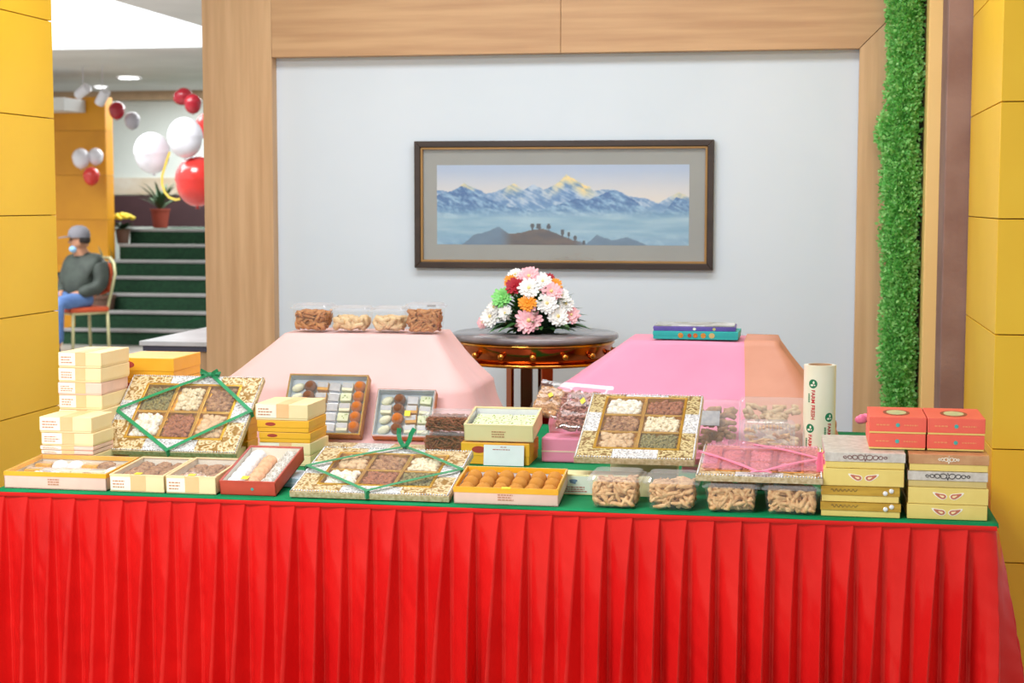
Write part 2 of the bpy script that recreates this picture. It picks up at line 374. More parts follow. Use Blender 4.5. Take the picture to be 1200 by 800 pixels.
# pleated satin skirt: knife pleats, flat at the top, opening into folds lower down
def skirt():
    path = []                                        # (x, y, nx, ny)
    pl = 0.0655; rows = 46; cols = 22
    L1 = TX1 + .006 - (TX0 - .03); rc = .035
    Ltot = L1 - rc + rc * math.pi / 2 + 1.35
    def base(s):
        if s < L1 - rc: return (TX0 - .03 + s, TY0 - .006, 0, -1)
        a = (s - (L1 - rc)) / rc
        if a < math.pi / 2:
            return (TX1 + .006 - rc + rc * math.sin(a), TY0 - .006 + rc - rc * math.cos(a), math.sin(a), -math.cos(a))
        return (TX1 + .006, TY0 - .006 + rc + (s - (L1 - rc) - rc * math.pi / 2), 1, 0)
    npl = int(Ltot / pl); rnd = random.Random(5)
    pj_ = [dict(e=.80 + rnd.uniform(-.1, .06), d=.8 + rnd.uniform(-.35, .40), dr=rnd.uniform(-.55, .35), ph=rnd.uniform(0, 6.28), w=rnd.uniform(.75, 1.25), c=rnd.uniform(-.5, .7)) for _ in range(npl + 2)]
    vs_, fs = [], []
    us = [0, .04, .09, .15, .22, .30, .38, .46, .53, .60, .66, .71, .75, .78, .80, .815, .83, .85, .88, .92, .96, 1.0]
    cols = len(us) - 1
    ncol = npl * cols + 1
    for r in range(rows + 1):
        q = r / rows; z = (TZ - .0065) * (1 - q) + .012 * q
        op = max(0.0, (q - .02)) ** 0.65             # how far the pleat has opened
        for c in range(ncol):
            i = min(c // cols, npl - 1); u = us[c - i * cols]
            P = pj_[i]; Pn = pj_[i + 1]
            e = .80
            # outward ramp towards the fold edge, then a sharp return into the recess
            if u < e: h = (u / e) ** 1.25
            else: h = max(0.0, 1 - ((u - e) / .05)) if u < e + .05 else 0.0
            A = (.0045 + .070 * op * P['d'])
            belly = .011 * op * math.sin(math.pi * min(1, u / e)) * P['c']
            off = A * h + belly
            recess = -.014 * op * math.sin(math.pi * max(0, (u - e) / (1 - e))) if u > e else -.010 * op * (1 - min(1, u / .2))
            # sideways drift of the fold with depth: the recess widens below
            shift = -.024 * op * P['w'] * h + P['dr'] * pl * .5 * q * h + .005 * math.sin(q * 5 + P['ph']) * q * h
            s = (i + u) * pl + shift
            s = min(max(s, 0), Ltot)
            x, y, nx_, ny_ = base(s)
            wr = .0060 * op * noise.noise((s * 26, z * 5, 2)) + .0034 * noise.noise((s * 45 + z * 30, z * 16 - s * 8, 7)) * (.35 + op)
            flare = -.02 * op + .025 * q + (.055 * q if nx_ > .2 else 0) * nx_
            d = off + recess + wr + flare
            vs_.append((x + nx_ * d, y + ny_ * d, z))
    for r in range(rows):
        for c in range(ncol - 1):
            fs.append([r * ncol + c, r * ncol + c + 1, (r + 1) * ncol + c + 1, (r + 1) * ncol + c])
    return G().add(vs_, fs)
o = skirt().obj('table_skirt', red_satin, smooth=True)
for e_ in (): pass
tag(o, 'red satin pleated skirt hanging around the long table', 'table skirt')
# narrow gathered heading band of the skirt
hb = G(); n_ = 300; vs_ = []; fs = []
for i in range(n_ + 1):
    x = TX0 - .03 + (TX1 + .004 - (TX0 - .03)) * i / n_
    wv = .0012 * noise.noise((x * 14, 0, 0)); wz = .0022 * noise.noise((x * 3, 4, 0))
    vs_ += [(x, TY0 - .0125 + wv, TZ - .005 + wz * .4), (x, TY0 - .0145 + wv, TZ - .010), (x, TY0 - .0125 + wv, TZ - .015 + wz)]
for i in range(n_):
    for j in range(2): fs.append([i * 3 + j, i * 3 + 3 + j, i * 3 + 4 + j, i * 3 + 1 + j])
hb.add(vs_, fs).obj('heading_band', red_satin, o, smooth=True)

# ------------------------------------------------------------------ pink cloth mounds
def mound(rings, seed, arc=None, out=0.0, wrinkle=.006, r0=.03):
    """cloth thrown over stacked boxes: rings (x0,x1,y0,y1,z) from the top down, joined by taut slopes"""
    N = 40
    levels = []
    for k in range(len(rings) - 1):
        for j in range(12): 
            f = j / 12; levels.append(tuple(a * (1 - f) + b * f for a, b in zip(rings[k], rings[k + 1])) + (k + f,))
    levels.append(tuple(rings[-1]) + (len(rings) - 1.0,))
    vs_, fs = [], []
    def ringpts(x0, x1, y0, y1, r=.015):
        r = min(r, (x1 - x0) * .3, (y1 - y0) * .3); q = math.pi * r / 2
        lx, ly = x1 - x0 - 2 * r, y1 - y0 - 2 * r
        segs = [('l', (x0 + r, y0), (x1 - r, y0), lx), ('a', (x1 - r, y0 + r), -90, q), ('l', (x1, y0 + r), (x1, y1 - r), ly), ('a', (x1 - r, y1 - r), 0, q),
                ('l', (x1 - r, y1), (x0 + r, y1), lx), ('a', (x0 + r, y1 - r), 90, q), ('l', (x0, y1 - r), (x0, y0 + r), ly), ('a', (x0 + r, y0 + r), 180, q)]
        cnt = {'lx': N - 8, 'ly': N - 8, 'q': 8}; pts = []
        for sg in segs:
            if sg[0] == 'l':
                for i in range(N - 8): f = i / (N - 8); pts.append((sg[1][0] + (sg[2][0] - sg[1][0]) * f, sg[1][1] + (sg[2][1] - sg[1][1]) * f))
            else:
                for i in range(8): a = R(sg[2] + 90 * i / 8); pts.append((sg[1][0] + r * math.cos(a), sg[1][1] + r * math.sin(a)))
        return pts
    M_ = 4 * N
    # flat top grown inward
    tops = [(.06, 0), (.35, 0), (.7, 0), (1, 0)]
    x0, x1, y0, y1, z = rings[0]; cx, cy = (x0 + x1) / 2, (y0 + y1) / 2
    allr = []
    for f, _ in tops[:-1]:
        allr.append(([(cx + (p[0] - cx) * f, cy + (p[1] - cy) * f) for p in ringpts(x0, x1, y0, y1)], z, -1 + f))
    for (a, b, c, d, zz, kk) in levels: allr.append((ringpts(a, b, c, d, .015 + .075 * min(1, kk / 1.5)), zz, kk))
    for pts, zz, kk in allr:
        for i, p in enumerate(pts):
            x, y = p
            ff = (i % N) / N
            fold = .0045 * math.sin(kk * 2.2 + i * .55 + 2 * noise.noise((i * .07, kk, seed))) * max(0, noise.noise((i * .09 + seed, kk * .8, 5))) if kk > 0 else 0
            sag = .010 * math.sin(math.pi * ff) * max(0, math.sin(math.pi * (kk % 1))) if kk > 0 else 0   # taut cloth sags between corners
            nx_, ny_ = x - cx, y - cy; l = math.hypot(nx_, ny_) or 1
            amp = wrinkle * (0.15 if kk < 0 else min(1, .25 + kk * .5))
            d = amp * noise.noise((x * 9 + seed, y * 9, zz * 4)) + amp * .6 * noise.noise((x * 26 + seed, y * 26, zz * 9)) - sag + out + fold * min(1, kk * 2)
            vs_.append((x + nx_ / l * d, y + ny_ / l * d, zz + (out if kk <= 0 else 0) + (0.002 * noise.noise((x * 8, y * 8, seed)) if kk <= 0.01 else 0)))
    for r in range(len(allr) - 1):
        for i in range(M_): fs.append([r * M_ + i, r * M_ + (i + 1) % M_, (r + 1) * M_ + (i + 1) % M_, (r + 1) * M_ + i])
    fs.append(list(range(M_)))
    return G().add(vs_, fs)
ZL = TZ + .003
RL = [(-1.625, -1.135, 4.95, 5.2, 1.083), (-1.815, -.995, 4.80, 5.27, .925), (-1.84, -.945, 4.745, 5.29, .80), (-1.86, -.90, 4.60, 5.30, ZL + .006), (-1.862, -.898, 4.595, 5.305, ZL)]
o = mound(RL, 3).obj('pink_cloth', pink_l, smooth=True)
tag(o, 'pale pink cloth draped over the stepped stand below four snack tubs', 'cloth')
RRt = [(-.525, -.075, 4.95, 5.2, 1.078), (-.76, .055, 4.80, 5.27, .915), (-.745, .10, 4.70, 5.29, .838), (-.742, .12, 4.665, 5.30, ZL + .006), (-.744, .122, 4.66, 5.305, ZL)]
o = mound(RRt, 8, wrinkle=.008).obj('pink_cloth', pink_r, smooth=True)
tag(o, 'rose pink cloth draped over the stepped stand below the turquoise box', 'cloth')
# peach organza piece laid over the right end of the rose cloth
g_ = mound(RRt, 8, out=.005, wrinkle=.009)
g_.f = [f for f in g_.f if len(f) == 4]
o = g_.obj('organza_cloth', peach_org, smooth=True)
bm = bmesh.new(); bm.from_mesh(o.data)
for co, no in (((-.105, 0, 0), (1, 0, .06)), ((0, 0, .80), (0, 0, 1))):
    bmesh.ops.bisect_plane(bm, geom=bm.verts[:] + bm.edges[:] + bm.faces[:], plane_co=co, plane_no=no, clear_inner=True)
bm.to_mesh(o.data); bm.free()
tag(o, 'peach organza cloth over the right end of the rose pink mound', 'cloth')

# ------------------------------------------------------------------ boxes of sweets
def inklines(gx, x0, x1, y, z0, z1, n=3, th=.0004, seed=0):
    rnd = random.Random(seed)
    for k in range(n):
        zc = z1 - (z1 - z0) * (k + .5) / n; hh = (z1 - z0) / n * .22
        x = x0
        e = x1 - (x1 - x0) * rnd.uniform(0, .35)
        while x < e:
            wl = rnd.uniform(.003, .009); gx.box(x, min(x + wl, e), y - th, y, zc - hh, zc + hh); x += wl + .0018

def cbox(name, label, M, w, d, h, style, group, seed=0):
    """closed carton, origin at the middle of the front bottom edge, depth towards +y"""
    rnd = random.Random(seed)
    t = thing(name, label, 'box', M, group)
    if style in ('cream', 'blush'):
        mb = cream_card if style == 'cream' else pinkish_card
        G().box(-w / 2 + .0015, w / 2 - .0015, .0015, d - .0015, 0, h * .5).obj('base', mb, t, bevel=.0012)
        G().box(-w / 2, w / 2, 0, d, h * .12, h).obj('lid', mb, t, bevel=.0015)
        x0 = -w / 2 + .003; x1 = -w / 2 + w * .40
        G().box(x0, x1, -.0006, .0004, h * .14, h * .97).obj('label_panel', ivory_card, t)
        gb = G().box(x1, x1 + w * .24, -.0007, .0004, h * .14, h * .985); gb.box(x1, x1 + w * .24, 0, d - .002, h - .0002, h + .0008)
        gb.obj('band', peach_card, t)
        gi = G(); inklines(gi, x0 + .006, x1 - .006, -.0006, h * .25, h * .78, 3, seed=seed); gi.obj('print', soft_ink, t)
    elif style == 'yellow':
        G().box(-w / 2 + .0015, w / 2 - .0015, .0015, d - .0015, 0, h * .5).obj('base', yellow_card, t, bevel=.0012)
        G().box(-w / 2, w / 2, 0, d, h * .38, h).obj('lid', yellow_card, t, bevel=.0015)
        pts = [(-w * .24 + w * .10 * math.cos(a), -.0006, h * .68 + h * .16 * math.sin(a)) for a in [2 * math.pi * k / 20 for k in range(20)]]
        G().poly(pts, (0, .0007, 0)).obj('oval_mark', maroon_ink, t)
    return t

def stack(x, y, z, hs, w, d, styles, where, group, name='sweet_box', rz=0, jit=.004, seed=0, words=None):
    rnd = random.Random(seed); n = len(hs); zz = z
    for k in range(n):
        pos = ordin(n - 1 - k, n, 'topmost', 'lowest', 'from the top')
        kind = {'cream': 'cream banded box', 'blush': 'blush banded box', 'yellow': 'yellow box'}[styles[k]]
        lab = f'{kind}, {pos} of {where}'
        cbox(name, lab, T(x + rnd.uniform(-jit, jit), y + rnd.uniform(-jit, jit), zz) @ Rz(rz + rnd.uniform(-1.2, 1.2)), w * rnd.uniform(.97, 1.0), d, hs[k] - .0009, styles[k], group, seed * 10 + k)
        zz += hs[k]
    return zz
Zt = TZ + .0012
# tall cream stack by the pillar, shorter stack in front of it, yellow stack behind the ribboned tray
stack(-1.995, 4.25, Zt, [.040, .040, .040, .041, .041, .036, .041, .044], .132, .19, ['cream', 'cream', 'cream', 'cream', 'cream', 'blush', 'cream', 'cream'], 'the tall stack by the left pillar', 'boxes stacked by the left pillar', seed=1, jit=.002)
stack(-1.970, 4.105, Zt, [.028, .028, .012, .012, .036, .044], .155, .135, ['cream', 'cream', 'blush', 'blush', 'cream', 'cream'], 'the short stack before the tall one', 'boxes stacked by the left pillar', seed=2, jit=.002)
stack(-1.928, 4.53, Zt, [.05, .05, .054, .064, .064], .195, .22, ['yellow'] * 5, 'the stack behind the leaning tray', 'yellow boxes behind the left ornate tray', seed=3)
stack(-1.655, 4.51, Zt, [.045, .045, .045, .045], .13, .09, ['yellow'] * 4, 'the half hidden stack by the pink cloth', 'yellow boxes behind the left ornate tray', seed=4)
stack(-1.437, 4.36, Zt, [.030, .036, .030, .034, .046], .155, .17, ['cream', 'cream', 'yellow', 'yellow', 'cream'], 'the stack right of the leaning tray', 'boxes right of the left ornate tray', seed=5)

# ornate gift cartons at the right end
def giftbox(label, M, w, d, h, lidm, basem, motif, group, seed=0):
    t = thing('gift_box', label, 'box', M, group)
    hl = h * .42
    if basem is not None:
        G().box(-w / 2 + .002, w / 2 - .002, .002, d - .002, 0, hl + .004).obj('base', basem, t, bevel=.001)
        G().box(-w / 2, w / 2, 0, d, hl, h).obj('lid', lidm, t, bevel=.001)
    else:
        hl = 0
        G().box(-w / 2, w / 2, 0, d, 0, h).obj('carton', lidm, t, bevel=.001)
        G().box(w / 2 - .0004, w / 2 + .0006, .004, d - .004, .003, h - .003).obj('side_panel', coral_card, t)
    zc = (hl + h) / 2; hh = (h - hl)
    if motif == 'paisley':
        for sgn in (-1, 1):
            for m_i, sc, y in ((ivory_card, 1.28, -.0006), (mat('terracotta_ink', (200, 112, 84), .5), 1.0, -.0011), (cream_card, .42, -.0016)):
                pts = []
                for k in range(28):
                    a = 2 * math.pi * k / 28
                    r = .0085 * (1 + .1 * math.cos(a)); x = r * math.cos(a); z = .7 * r * math.sin(a)
                    tail = max(0, math.cos(a)) ** 3
                    x += .009 * tail; z += .007 * tail
                    pts.append((sgn * (.0125 + sc * x), y, zc - .001 + sc * z))
                G().poly(pts, (0, .0006, 0)).obj('paisley_mark', m_i, t)
    elif motif in ('damask', 'whitedamask', 'greydamask'):
        mi = {'damask': mat('plum_ink', (132, 84, 78), .5), 'greydamask': dark_ink, 'whitedamask': ivory_card}[motif]
        gg = G()
        for sgn in (-1, 1):
            for k, (cx, rr) in enumerate(((.010, .0085), (.024, .0070), (.036, .0055), (.047, .004)) if motif != 'whitedamask' else ((.006, .006), (.014, .0045), (.021, .003))):
                pts = [(sgn * (cx + rr * math.cos(a) * (1 - .3 * a / 7)), -.0007, zc + rr * .8 * math.sin(a) * (1 - .25 * a / 7)) for a in [j * .5 for j in range(14)]]
                gg.tube(pts, .0009, 5)
        gg.tube([(0, -.0007, zc - hh * .4), (.003, -.0007, zc), (0, -.0007, zc + hh * .4), (-.003, -.0007, zc), (0, -.0007, zc - hh * .4)], .0010, 5)
        gg.obj('damask_mark', mi, t)
    elif motif == 'studs':
        for sx_, sz in ((.058, -.0035), (.072, .0025)):
            G().ball((sx_, -.001, zc + sz), (.0058, .003, .0058)).obj('rhinestone', mat('rhinestone', (250, 250, 252), .1, .3, coat=.5), t, smooth=True)
        gg = G(); pts = []
        for k in range(60):
            f = k / 59; pts.append((-.068 + .062 * f, -.0006, zc + .001 + .0035 * math.sin(f * 40) * (1 - .3 * f)))
        gg.tube(pts, .00055, 5); gg.obj('script_mark', dark_ink, t)
    return t
grpF = 'ornate gift boxes stacked at the right end'
FX, GX, FY = .148, .345, 3.888
specF = [(.035, gold_shiny, gold_card, 'studs', 'shiny gold gift box with rhinestones, lowest of the stack by the film roll'),
         (.0385, gold_shiny, gold_card, 'studs', 'shiny gold gift box with rhinestones, second lowest of the stack by the film roll'),
         (.042, gold_card, None, 'paisley', 'pale gold gift box with coral paisleys, third up in the stack by the film roll'),
         (.038, silver_lid, gold_card, 'damask', 'grey silver lidded gift box with plum scrollwork on the stack by the film roll')]
z = Zt
for k, (h, lm, bm_, mo, lab) in enumerate(specF):
    giftbox(lab, T(FX + (-.004 if k == 1 else .003 * (k - 1)), FY + .002 * k, z) @ Rz(.6 * (k - 1.5)), .187 if k != 1 else .183, .30, h - .0009, lm, bm_, mo, grpF, k); z += h
ZF = z
specG = [(.036, gold_card, None, 'paisley', 'pale gold gift box with coral paisleys, lowest of the rightmost stack'),
         (.0395, gold_card, None, 'paisley', 'pale gold gift box with coral paisleys, second lowest of the rightmost stack'),
         (.038, silver_lid, tan_card, 'greydamask', 'silver lidded gift box with black scrollwork in the rightmost stack'),
         (.040, bronze_lid, gold_card, 'whitedamask', 'bronze lidded gift box with white scroll mark in the rightmost stack')]
z = Zt
for k, (h, lm, bm_, mo, lab) in enumerate(specG):
    giftbox(lab, T(GX + .002 * (k % 2), FY + .006 + .002 * k, z) @ Rz(.4 * (1.5 - k)), .183, .27, h - .0009, lm, bm_, mo, grpF, 10 + k); z += h
ZG = max(z, ZF)

def coral_box(label, M, w, d, h):
    t = thing('coral_box', label, 'box', M, 'coral boxes on the ornate gift boxes')
    G().box(-w / 2 + .001, w / 2 - .001, .001, d - .001, 0, .006).obj('base', gold_card, t)
    G().box(-w / 2, w / 2, 0, d, .004, h).obj('lid', coral_card, t, bevel=.0012)
    G().poly([(.032 * math.cos(a), d * .45 + .055 * math.sin(a), h - .0002) for a in [2 * math.pi * k / 28 for k in range(28)]], (0, 0, .0008)).obj('dark_oval', mat('olive_print', (150, 70, 40), .5), t)
    G().poly([(.024 * math.cos(a), d * .45 + .042 * math.sin(a), h + .0004) for a in [2 * math.pi * k / 28 for k in range(28)]], (0, 0, .0008)).obj('window_oval', mat('oval_print', (226, 206, 150), .4, var=(180, 190, 140), vscale=40), t)
    pts = []
    for k in range(20):
        a = 2 * math.pi * k / 20; r = .0055 if k % 2 == 0 else .0042
        pts.append((r * math.cos(a), -.0008, h * .52 + r * math.sin(a)))
    G().poly(pts, (0, .0009, 0)).obj('teal_rosette', mat('teal_print', (70, 176, 166), .5), t)
    for xa, xb, sd in ((-.05, -.015, 3), (.015, .05, 4)):
        gi = G(); inklines(gi, xa, xb, -.0005, h * .42, h * .62, 1, seed=sd); gi.obj('gold_print', mat('gold_print', (244, 150, 100), .5), t)
    return t
cy = 3.955
for x, side in ((.2305, 'left'), (.3665, 'right')):
    coral_box(f'coral box with teal rosette, lower one of the {side} pair on the gift boxes', T(x, cy, ZG + .0015), .1325, .20, .037)
    coral_box(f'coral box with teal rosette, upper one of the {side} pair on the gift boxes', T(x + .001, cy + .002, ZG + .0392) @ Rz(-.5), .1335, .20, .039)

# ------------------------------------------------------------------ sweets
def place(name, g, m, M, label, cat='sweet', group=None, smooth=True, bevel=0):
    o = g.obj(name, m, smooth=smooth, bevel=bevel); o.matrix_world = M
    return tag(o, label, cat, group)
lad_y = mat('ladoo_yellow', (226, 158, 62), .6, var=(208, 132, 40), vscale=140, bump=.5, bscale=260)
lad_o = mat('ladoo_orange', (222, 128, 40), .6, var=(200, 104, 26), vscale=140, bump=.5, bscale=260)
lad_b = mat('ladoo_brown', (156, 100, 62), .7, var=(122, 72, 42), vscale=160, bump=.6, bscale=260)
barfi_w = mat('barfi_pale', (238, 236, 206), .6, var=(228, 226, 190), vscale=90, bump=.2, bscale=200)
barfi_g = mat('barfi_green', (226, 230, 196), .6, var=(210, 218, 170), vscale=60, bump=.2, bscale=200)
barfi_y = mat('barfi_gold', (222, 162, 52), .45, var=(206, 140, 38), vscale=60)
choc = mat('brown_flake_sweet', (190, 144, 108), .6, var=(134, 88, 60), vscale=90, bump=.6, bscale=150)
pist = mat('pistachio_bits', (150, 170, 80), .7)
speck = mat('speckled_white', (244, 242, 238), .6, var=(150, 140, 120), vscale=240, bump=.3, bscale=240)
powder = mat('powder_white', (248, 248, 250), .6, var=(226, 228, 234), vscale=120, bump=.4, bscale=200)
peach_sw = mat('peach_roll', (238, 184, 140), .6, var=(226, 160, 112), vscale=60, bump=.3, bscale=120)

def lumpy(r, seed, hi=True, amp=.06, sq=1.0):
    g = G(); I = ICO3
    vs_ = []
    for v in I[0]:
        k = 1 + amp * noise.noise(v * 3.1 + Vector((seed * 3.7, 0, 0)))
        vs_.append((v.x * r * k, v.y * r * k, v.z * r * k * sq))
    return g.add(vs_, I[1])
LAD = [lumpy(1, k).mesh('ladoo') for k in range(3)]

def open_box(name, label, M, w, d, h, outm, rimm, inm, group='open boxes of sweets', front=None, lid=True, wall=.004, tagpos=None, rimw=.006, rimh=.006):
    """shallow carton without its lid; origin front-bottom middle"""
    t = thing(name, label, 'sweet box', M, group)
    g = G(); g.box(-w / 2, w / 2, 0, d, 0, .0025)
    g.box(-w / 2, w / 2, 0, wall * .5, 0, h); g.box(-w / 2, w / 2, d - wall * .5, d, 0, h)
    g.box(-w / 2, -w / 2 + wall * .5, 0, d, 0, h); g.box(w / 2 - wall * .5, w / 2, 0, d, 0, h)
    g.obj('tray', outm, t)
    e = wall * .5
    g = G(); g.box(-w / 2 + e, w / 2 - e, e, d - e, .0025, .0035)
    g.box(-w / 2 + e, w / 2 - e, e, e + .001, .0035, h - .003); g.box(-w / 2 + e, w / 2 - e, d - e - .001, d - e, .0035, h - .003)
    g.box(-w / 2 + e, -w / 2 + e + .001, e, d - e, .0035, h - .003); g.box(w / 2 - e - .001, w / 2 - e, e, d - e, .0035, h - .003)
    g.obj('lining', inm, t)
    g = G(); q = .0005
    g.box(-w / 2 - q, w / 2 + q, -q, rimw, h - rimh, h); g.box(-w / 2 - q, w / 2 + q, d - rimw, d + q, h - rimh, h)
    g.box(-w / 2 - q, -w / 2 + rimw, rimw, d - rimw, h - rimh, h); g.box(w / 2 - rimw, w / 2 + q, rimw, d - rimw, h - rimh, h)
    g.obj('rim', rimm, t)
    if lid:
        G().box(-w / 2, w / 2, 0, d, h + .0002, h + .0008).obj('clear_lid', film, t)
    if front == 'text':
        gi = G(); inklines(gi, -.02, .022, -.0006, h * .22, h * .66, 3, seed=int(w * 1000)); gi.obj('print', soft_ink, t)
    elif front == 'banded':
        G().box(-w / 2 + .002, -w * .12, -.0007, .0002, h * .08, h * .86).obj('label_panel', ivory_card, t)
        G().box(-w * .12, w * .16, -.0008, .0002, h * .08, h * .98).obj('band', peach_card, t)
        gi = G(); inklines(gi, -w / 2 + .008, -w * .17, -.0007, h * .18, h * .7, 3, seed=int(w * 999)); gi.obj('print', soft_ink, t)
    if tagpos:
        G().box(tagpos[0] - .009, tagpos[0] + .009, tagpos[1] - .009, tagpos[1] + .009, h + .001, h + .0016).obj('price_sticker', sticker, t)
    return t

def sweet(kind, M, x, y, z, label, group, sc=1.0, seed=0):
    """one sweet standing on height z at local (x, y) of the box frame M"""
    L = M @ T(x, y, z)
    rnd = random.Random(seed)
    if kind in ('lad_y', 'lad_o', 'lad_b'):
        r = .0185 * sc; o = bpy.data.objects.new('ladoo', LAD[seed % 3]); C.objects.link(o)
        me = LAD[seed % 3].copy(); me.materials.append({'lad_y': lad_y, 'lad_o': lad_o, 'lad_b': lad_b}[kind]); o.data = me
        for p in me.polygons: p.use_smooth = True
        o.matrix_world = L @ T(0, 0, r * .97) @ Rz(rnd.uniform(0, 360)) @ Matrix.Diagonal((r, r, r, 1)); return tag(o, label, 'sweet', group)
    if kind == 'disc':                                         # pale crescent shaped peda
        g = lumpy(1, seed, amp=.05); g.v = [(a * .021 * sc, b * .0125 * sc, max(c, -.75) * .011 * sc) for a, b, c in g.v]
        return place('sweet_piece', g, barfi_w, L @ T(0, 0, .0085 * sc) @ Rz(25), label, group=group)
    mats_ = {'barfi_w': barfi_w, 'barfi_g': barfi_g, 'barfi_y': barfi_y, 'silver': silver_foil, 'choc': choc, 'powder': powder, 'speck': speck, 'peach': peach_sw}
    if kind in ('barfi_w', 'barfi_g', 'barfi_y', 'silver'):
        g = G().box(-.0175 * sc, .0175 * sc, -.0135 * sc, .0135 * sc, 0, .020 * sc)
        o = place('barfi', g, mats_[kind], L @ Rz(rnd.uniform(-5, 5)), label, group=group, smooth=False, bevel=.002)
        if kind == 'barfi_g':
            gg = G()
            for k in range(4): gg.ball((rnd.uniform(-.012, .012) * sc, rnd.uniform(-.009, .009) * sc, .0205 * sc), (.003, .002, .0012), hi=False, rot=Matrix.Rotation(rnd.uniform(0, 3), 3, 'Z'))
            gg.obj('nut_topping', pist, o)
        if kind in ('barfi_y', 'barfi_w'):
            G().box(-.016 * sc, .016 * sc, -.004 * sc, .012 * sc, .0201 * sc, .0206 * sc).obj('silver_leaf', silver_foil, o)
        return o
    if kind == 'choc':
        g = lumpy(1, seed, amp=.35); g.v = [(a * .024 * sc, b * .018 * sc, max(c, -.7) * .015 * sc) for a, b, c in g.v]
        return place('sweet_piece', g, choc, L @ T(0, 0, .0108 * sc) @ Rz(rnd.uniform(0, 180)), label, group=group)
    if kind in ('powder', 'speck', 'peach'):
        g = lumpy(1, seed, amp=.12); g.v = [(a * .0185 * sc, b * .022 * sc, max(c, -.8) * .015 * sc) for a, b, c in g.v]
        return place('sweet_piece', g, mats_[kind], L @ T(0, 0, .012 * sc), label, group=group)

HN = {'lad_y': 'yellow ladoo', 'lad_o': 'orange ladoo', 'lad_b': 'brown ladoo', 'disc': 'pale crescent sweet', 'barfi_w': 'pale silver-leafed barfi', 'barfi_g': 'pale green barfi',
      'barfi_y': 'golden silver-leafed barfi', 'silver': 'silver-foiled barfi', 'choc': 'brown flaky sweet', 'powder': 'powdery white sweet', 'speck': 'speckled white sweet', 'peach': 'peach rolled sweet'}
def fill(M, cols, xs, ys, z, where, group, sc=1.0, seed=0):
    """cols[i][j]: kind in column i, row j from the front"""
    for i, col in enumerate(cols):
        for j, kd in enumerate(col):
            if kd is None: continue
            rnd = random.Random(seed * 1000 + i * 20 + j)
            cp = ordin(i, len(cols), 'leftmost', 'rightmost', 'from left') if len(cols) > 1 else 'only'
            rp = ordin(j, len(col), 'front', 'back', 'from front') if len(col) > 1 else 'single'
            sweet(kd, M, xs[i] + rnd.uniform(-.0012, .0012), ys[j] + rnd.uniform(-.0012, .0012), z, f'{HN[kd]}, {cp} column, {rp} row, {where}', group, sc, seed + i * 7 + j)
def lins(a, b, n): return [a + (b - a) * k / (n - 1) for k in range(n)] if n > 1 else [(a + b) / 2]

# front row, left to right
M1 = T(-1.901, 3.890, Zt) @ Rx(3.2)
open_box('assorted_sweets_box', 'wide open sweet box with yellow rim at the front left corner', M1, .283, .215, .044, pinkish_card, yellow_card, ivory_card, front='text', rimh=.011)
fill(M1, [['barfi_y', 'barfi_y', 'barfi_y'], ['powder', 'silver', 'powder'], ['powder', 'barfi_w', 'powder'], ['barfi_y', 'barfi_w', 'barfi_y'], ['choc', 'barfi_w', 'choc'], ['silver', 'powder', 'silver']], lins(-.112, .112, 6), lins(.042, .175, 3), .0037, 'wide front left box', 'sweets in the wide front left box', 1.25, 1)
M2 = T(-1.676, 3.892, Zt) @ Rx(3.4)
open_box('flaky_sweets_box', 'open banded box of brown flaky sweets beside the wide front left box', M2, .148, .215, .045, cream_card, cream_card, ivory_card, front='banded', tagpos=(.0, .012), rimh=.003)
fill(M2, [['choc'] * 4, ['choc'] * 4, ['choc'] * 4], lins(-.046, .046, 3), lins(.035, .18, 4), .0037, 'left banded box', 'brown sweets in the first banded box', 1.3, 2)
M3 = T(-1.530, 3.892, Zt) @ Rx(3.8)
open_box('flaky_sweets_box', 'open banded box of brown flaky sweets beside the red box', M3, .134, .215, .046, cream_card, cream_card, ivory_card, front='banded', tagpos=(.0, .012), rimh=.003)
fill(M3, [['choc'] * 4, ['choc'] * 4, ['choc'] * 4], lins(-.041, .041, 3), lins(.035, .18, 4), .0037, 'right banded box', 'brown sweets in the second banded box', 1.2, 3)
M4 = T(-1.380, 3.900, Zt) @ Rx(13.0)
open_box('red_sweets_box', 'open brick red box holding white and peach rows of sweets', M4, .148, .245, .038, red_card, red_card, ivory_card, lid=True, tagpos=(-.012, .022), rimw=.004, rimh=.004)
G().poly([(.004 * math.cos(a) + .012, -.0008, .017 + .004 * math.sin(a)) for a in [2 * math.pi * k / 14 for k in range(14)]], (0, .0009, 0)).obj('teal_dot', mat('teal_print', (70, 176, 166), .5), bpy.data.objects['red_sweets_box'])
fill(M4, [['powder'] * 6, ['peach'] * 5 , ['speck'] * 6], [-.046, 0, .046], lins(.032, .215, 6), .0037, 'red box', 'sweets in the red box', 1.18, 4)
# pale blue carton propping up the red box
bt = thing('prop_box', 'pale blue carton propping up the red sweet box', 'box', T(-1.345, 4.03, Zt), None)
G().box(-.075, .062, 0, .13, 0, .024).obj('carton', blue_card, bt, bevel=.001); G().box(-.074, .061, -.0004, .0004, .010, .012).obj('seam', white_card, bt)
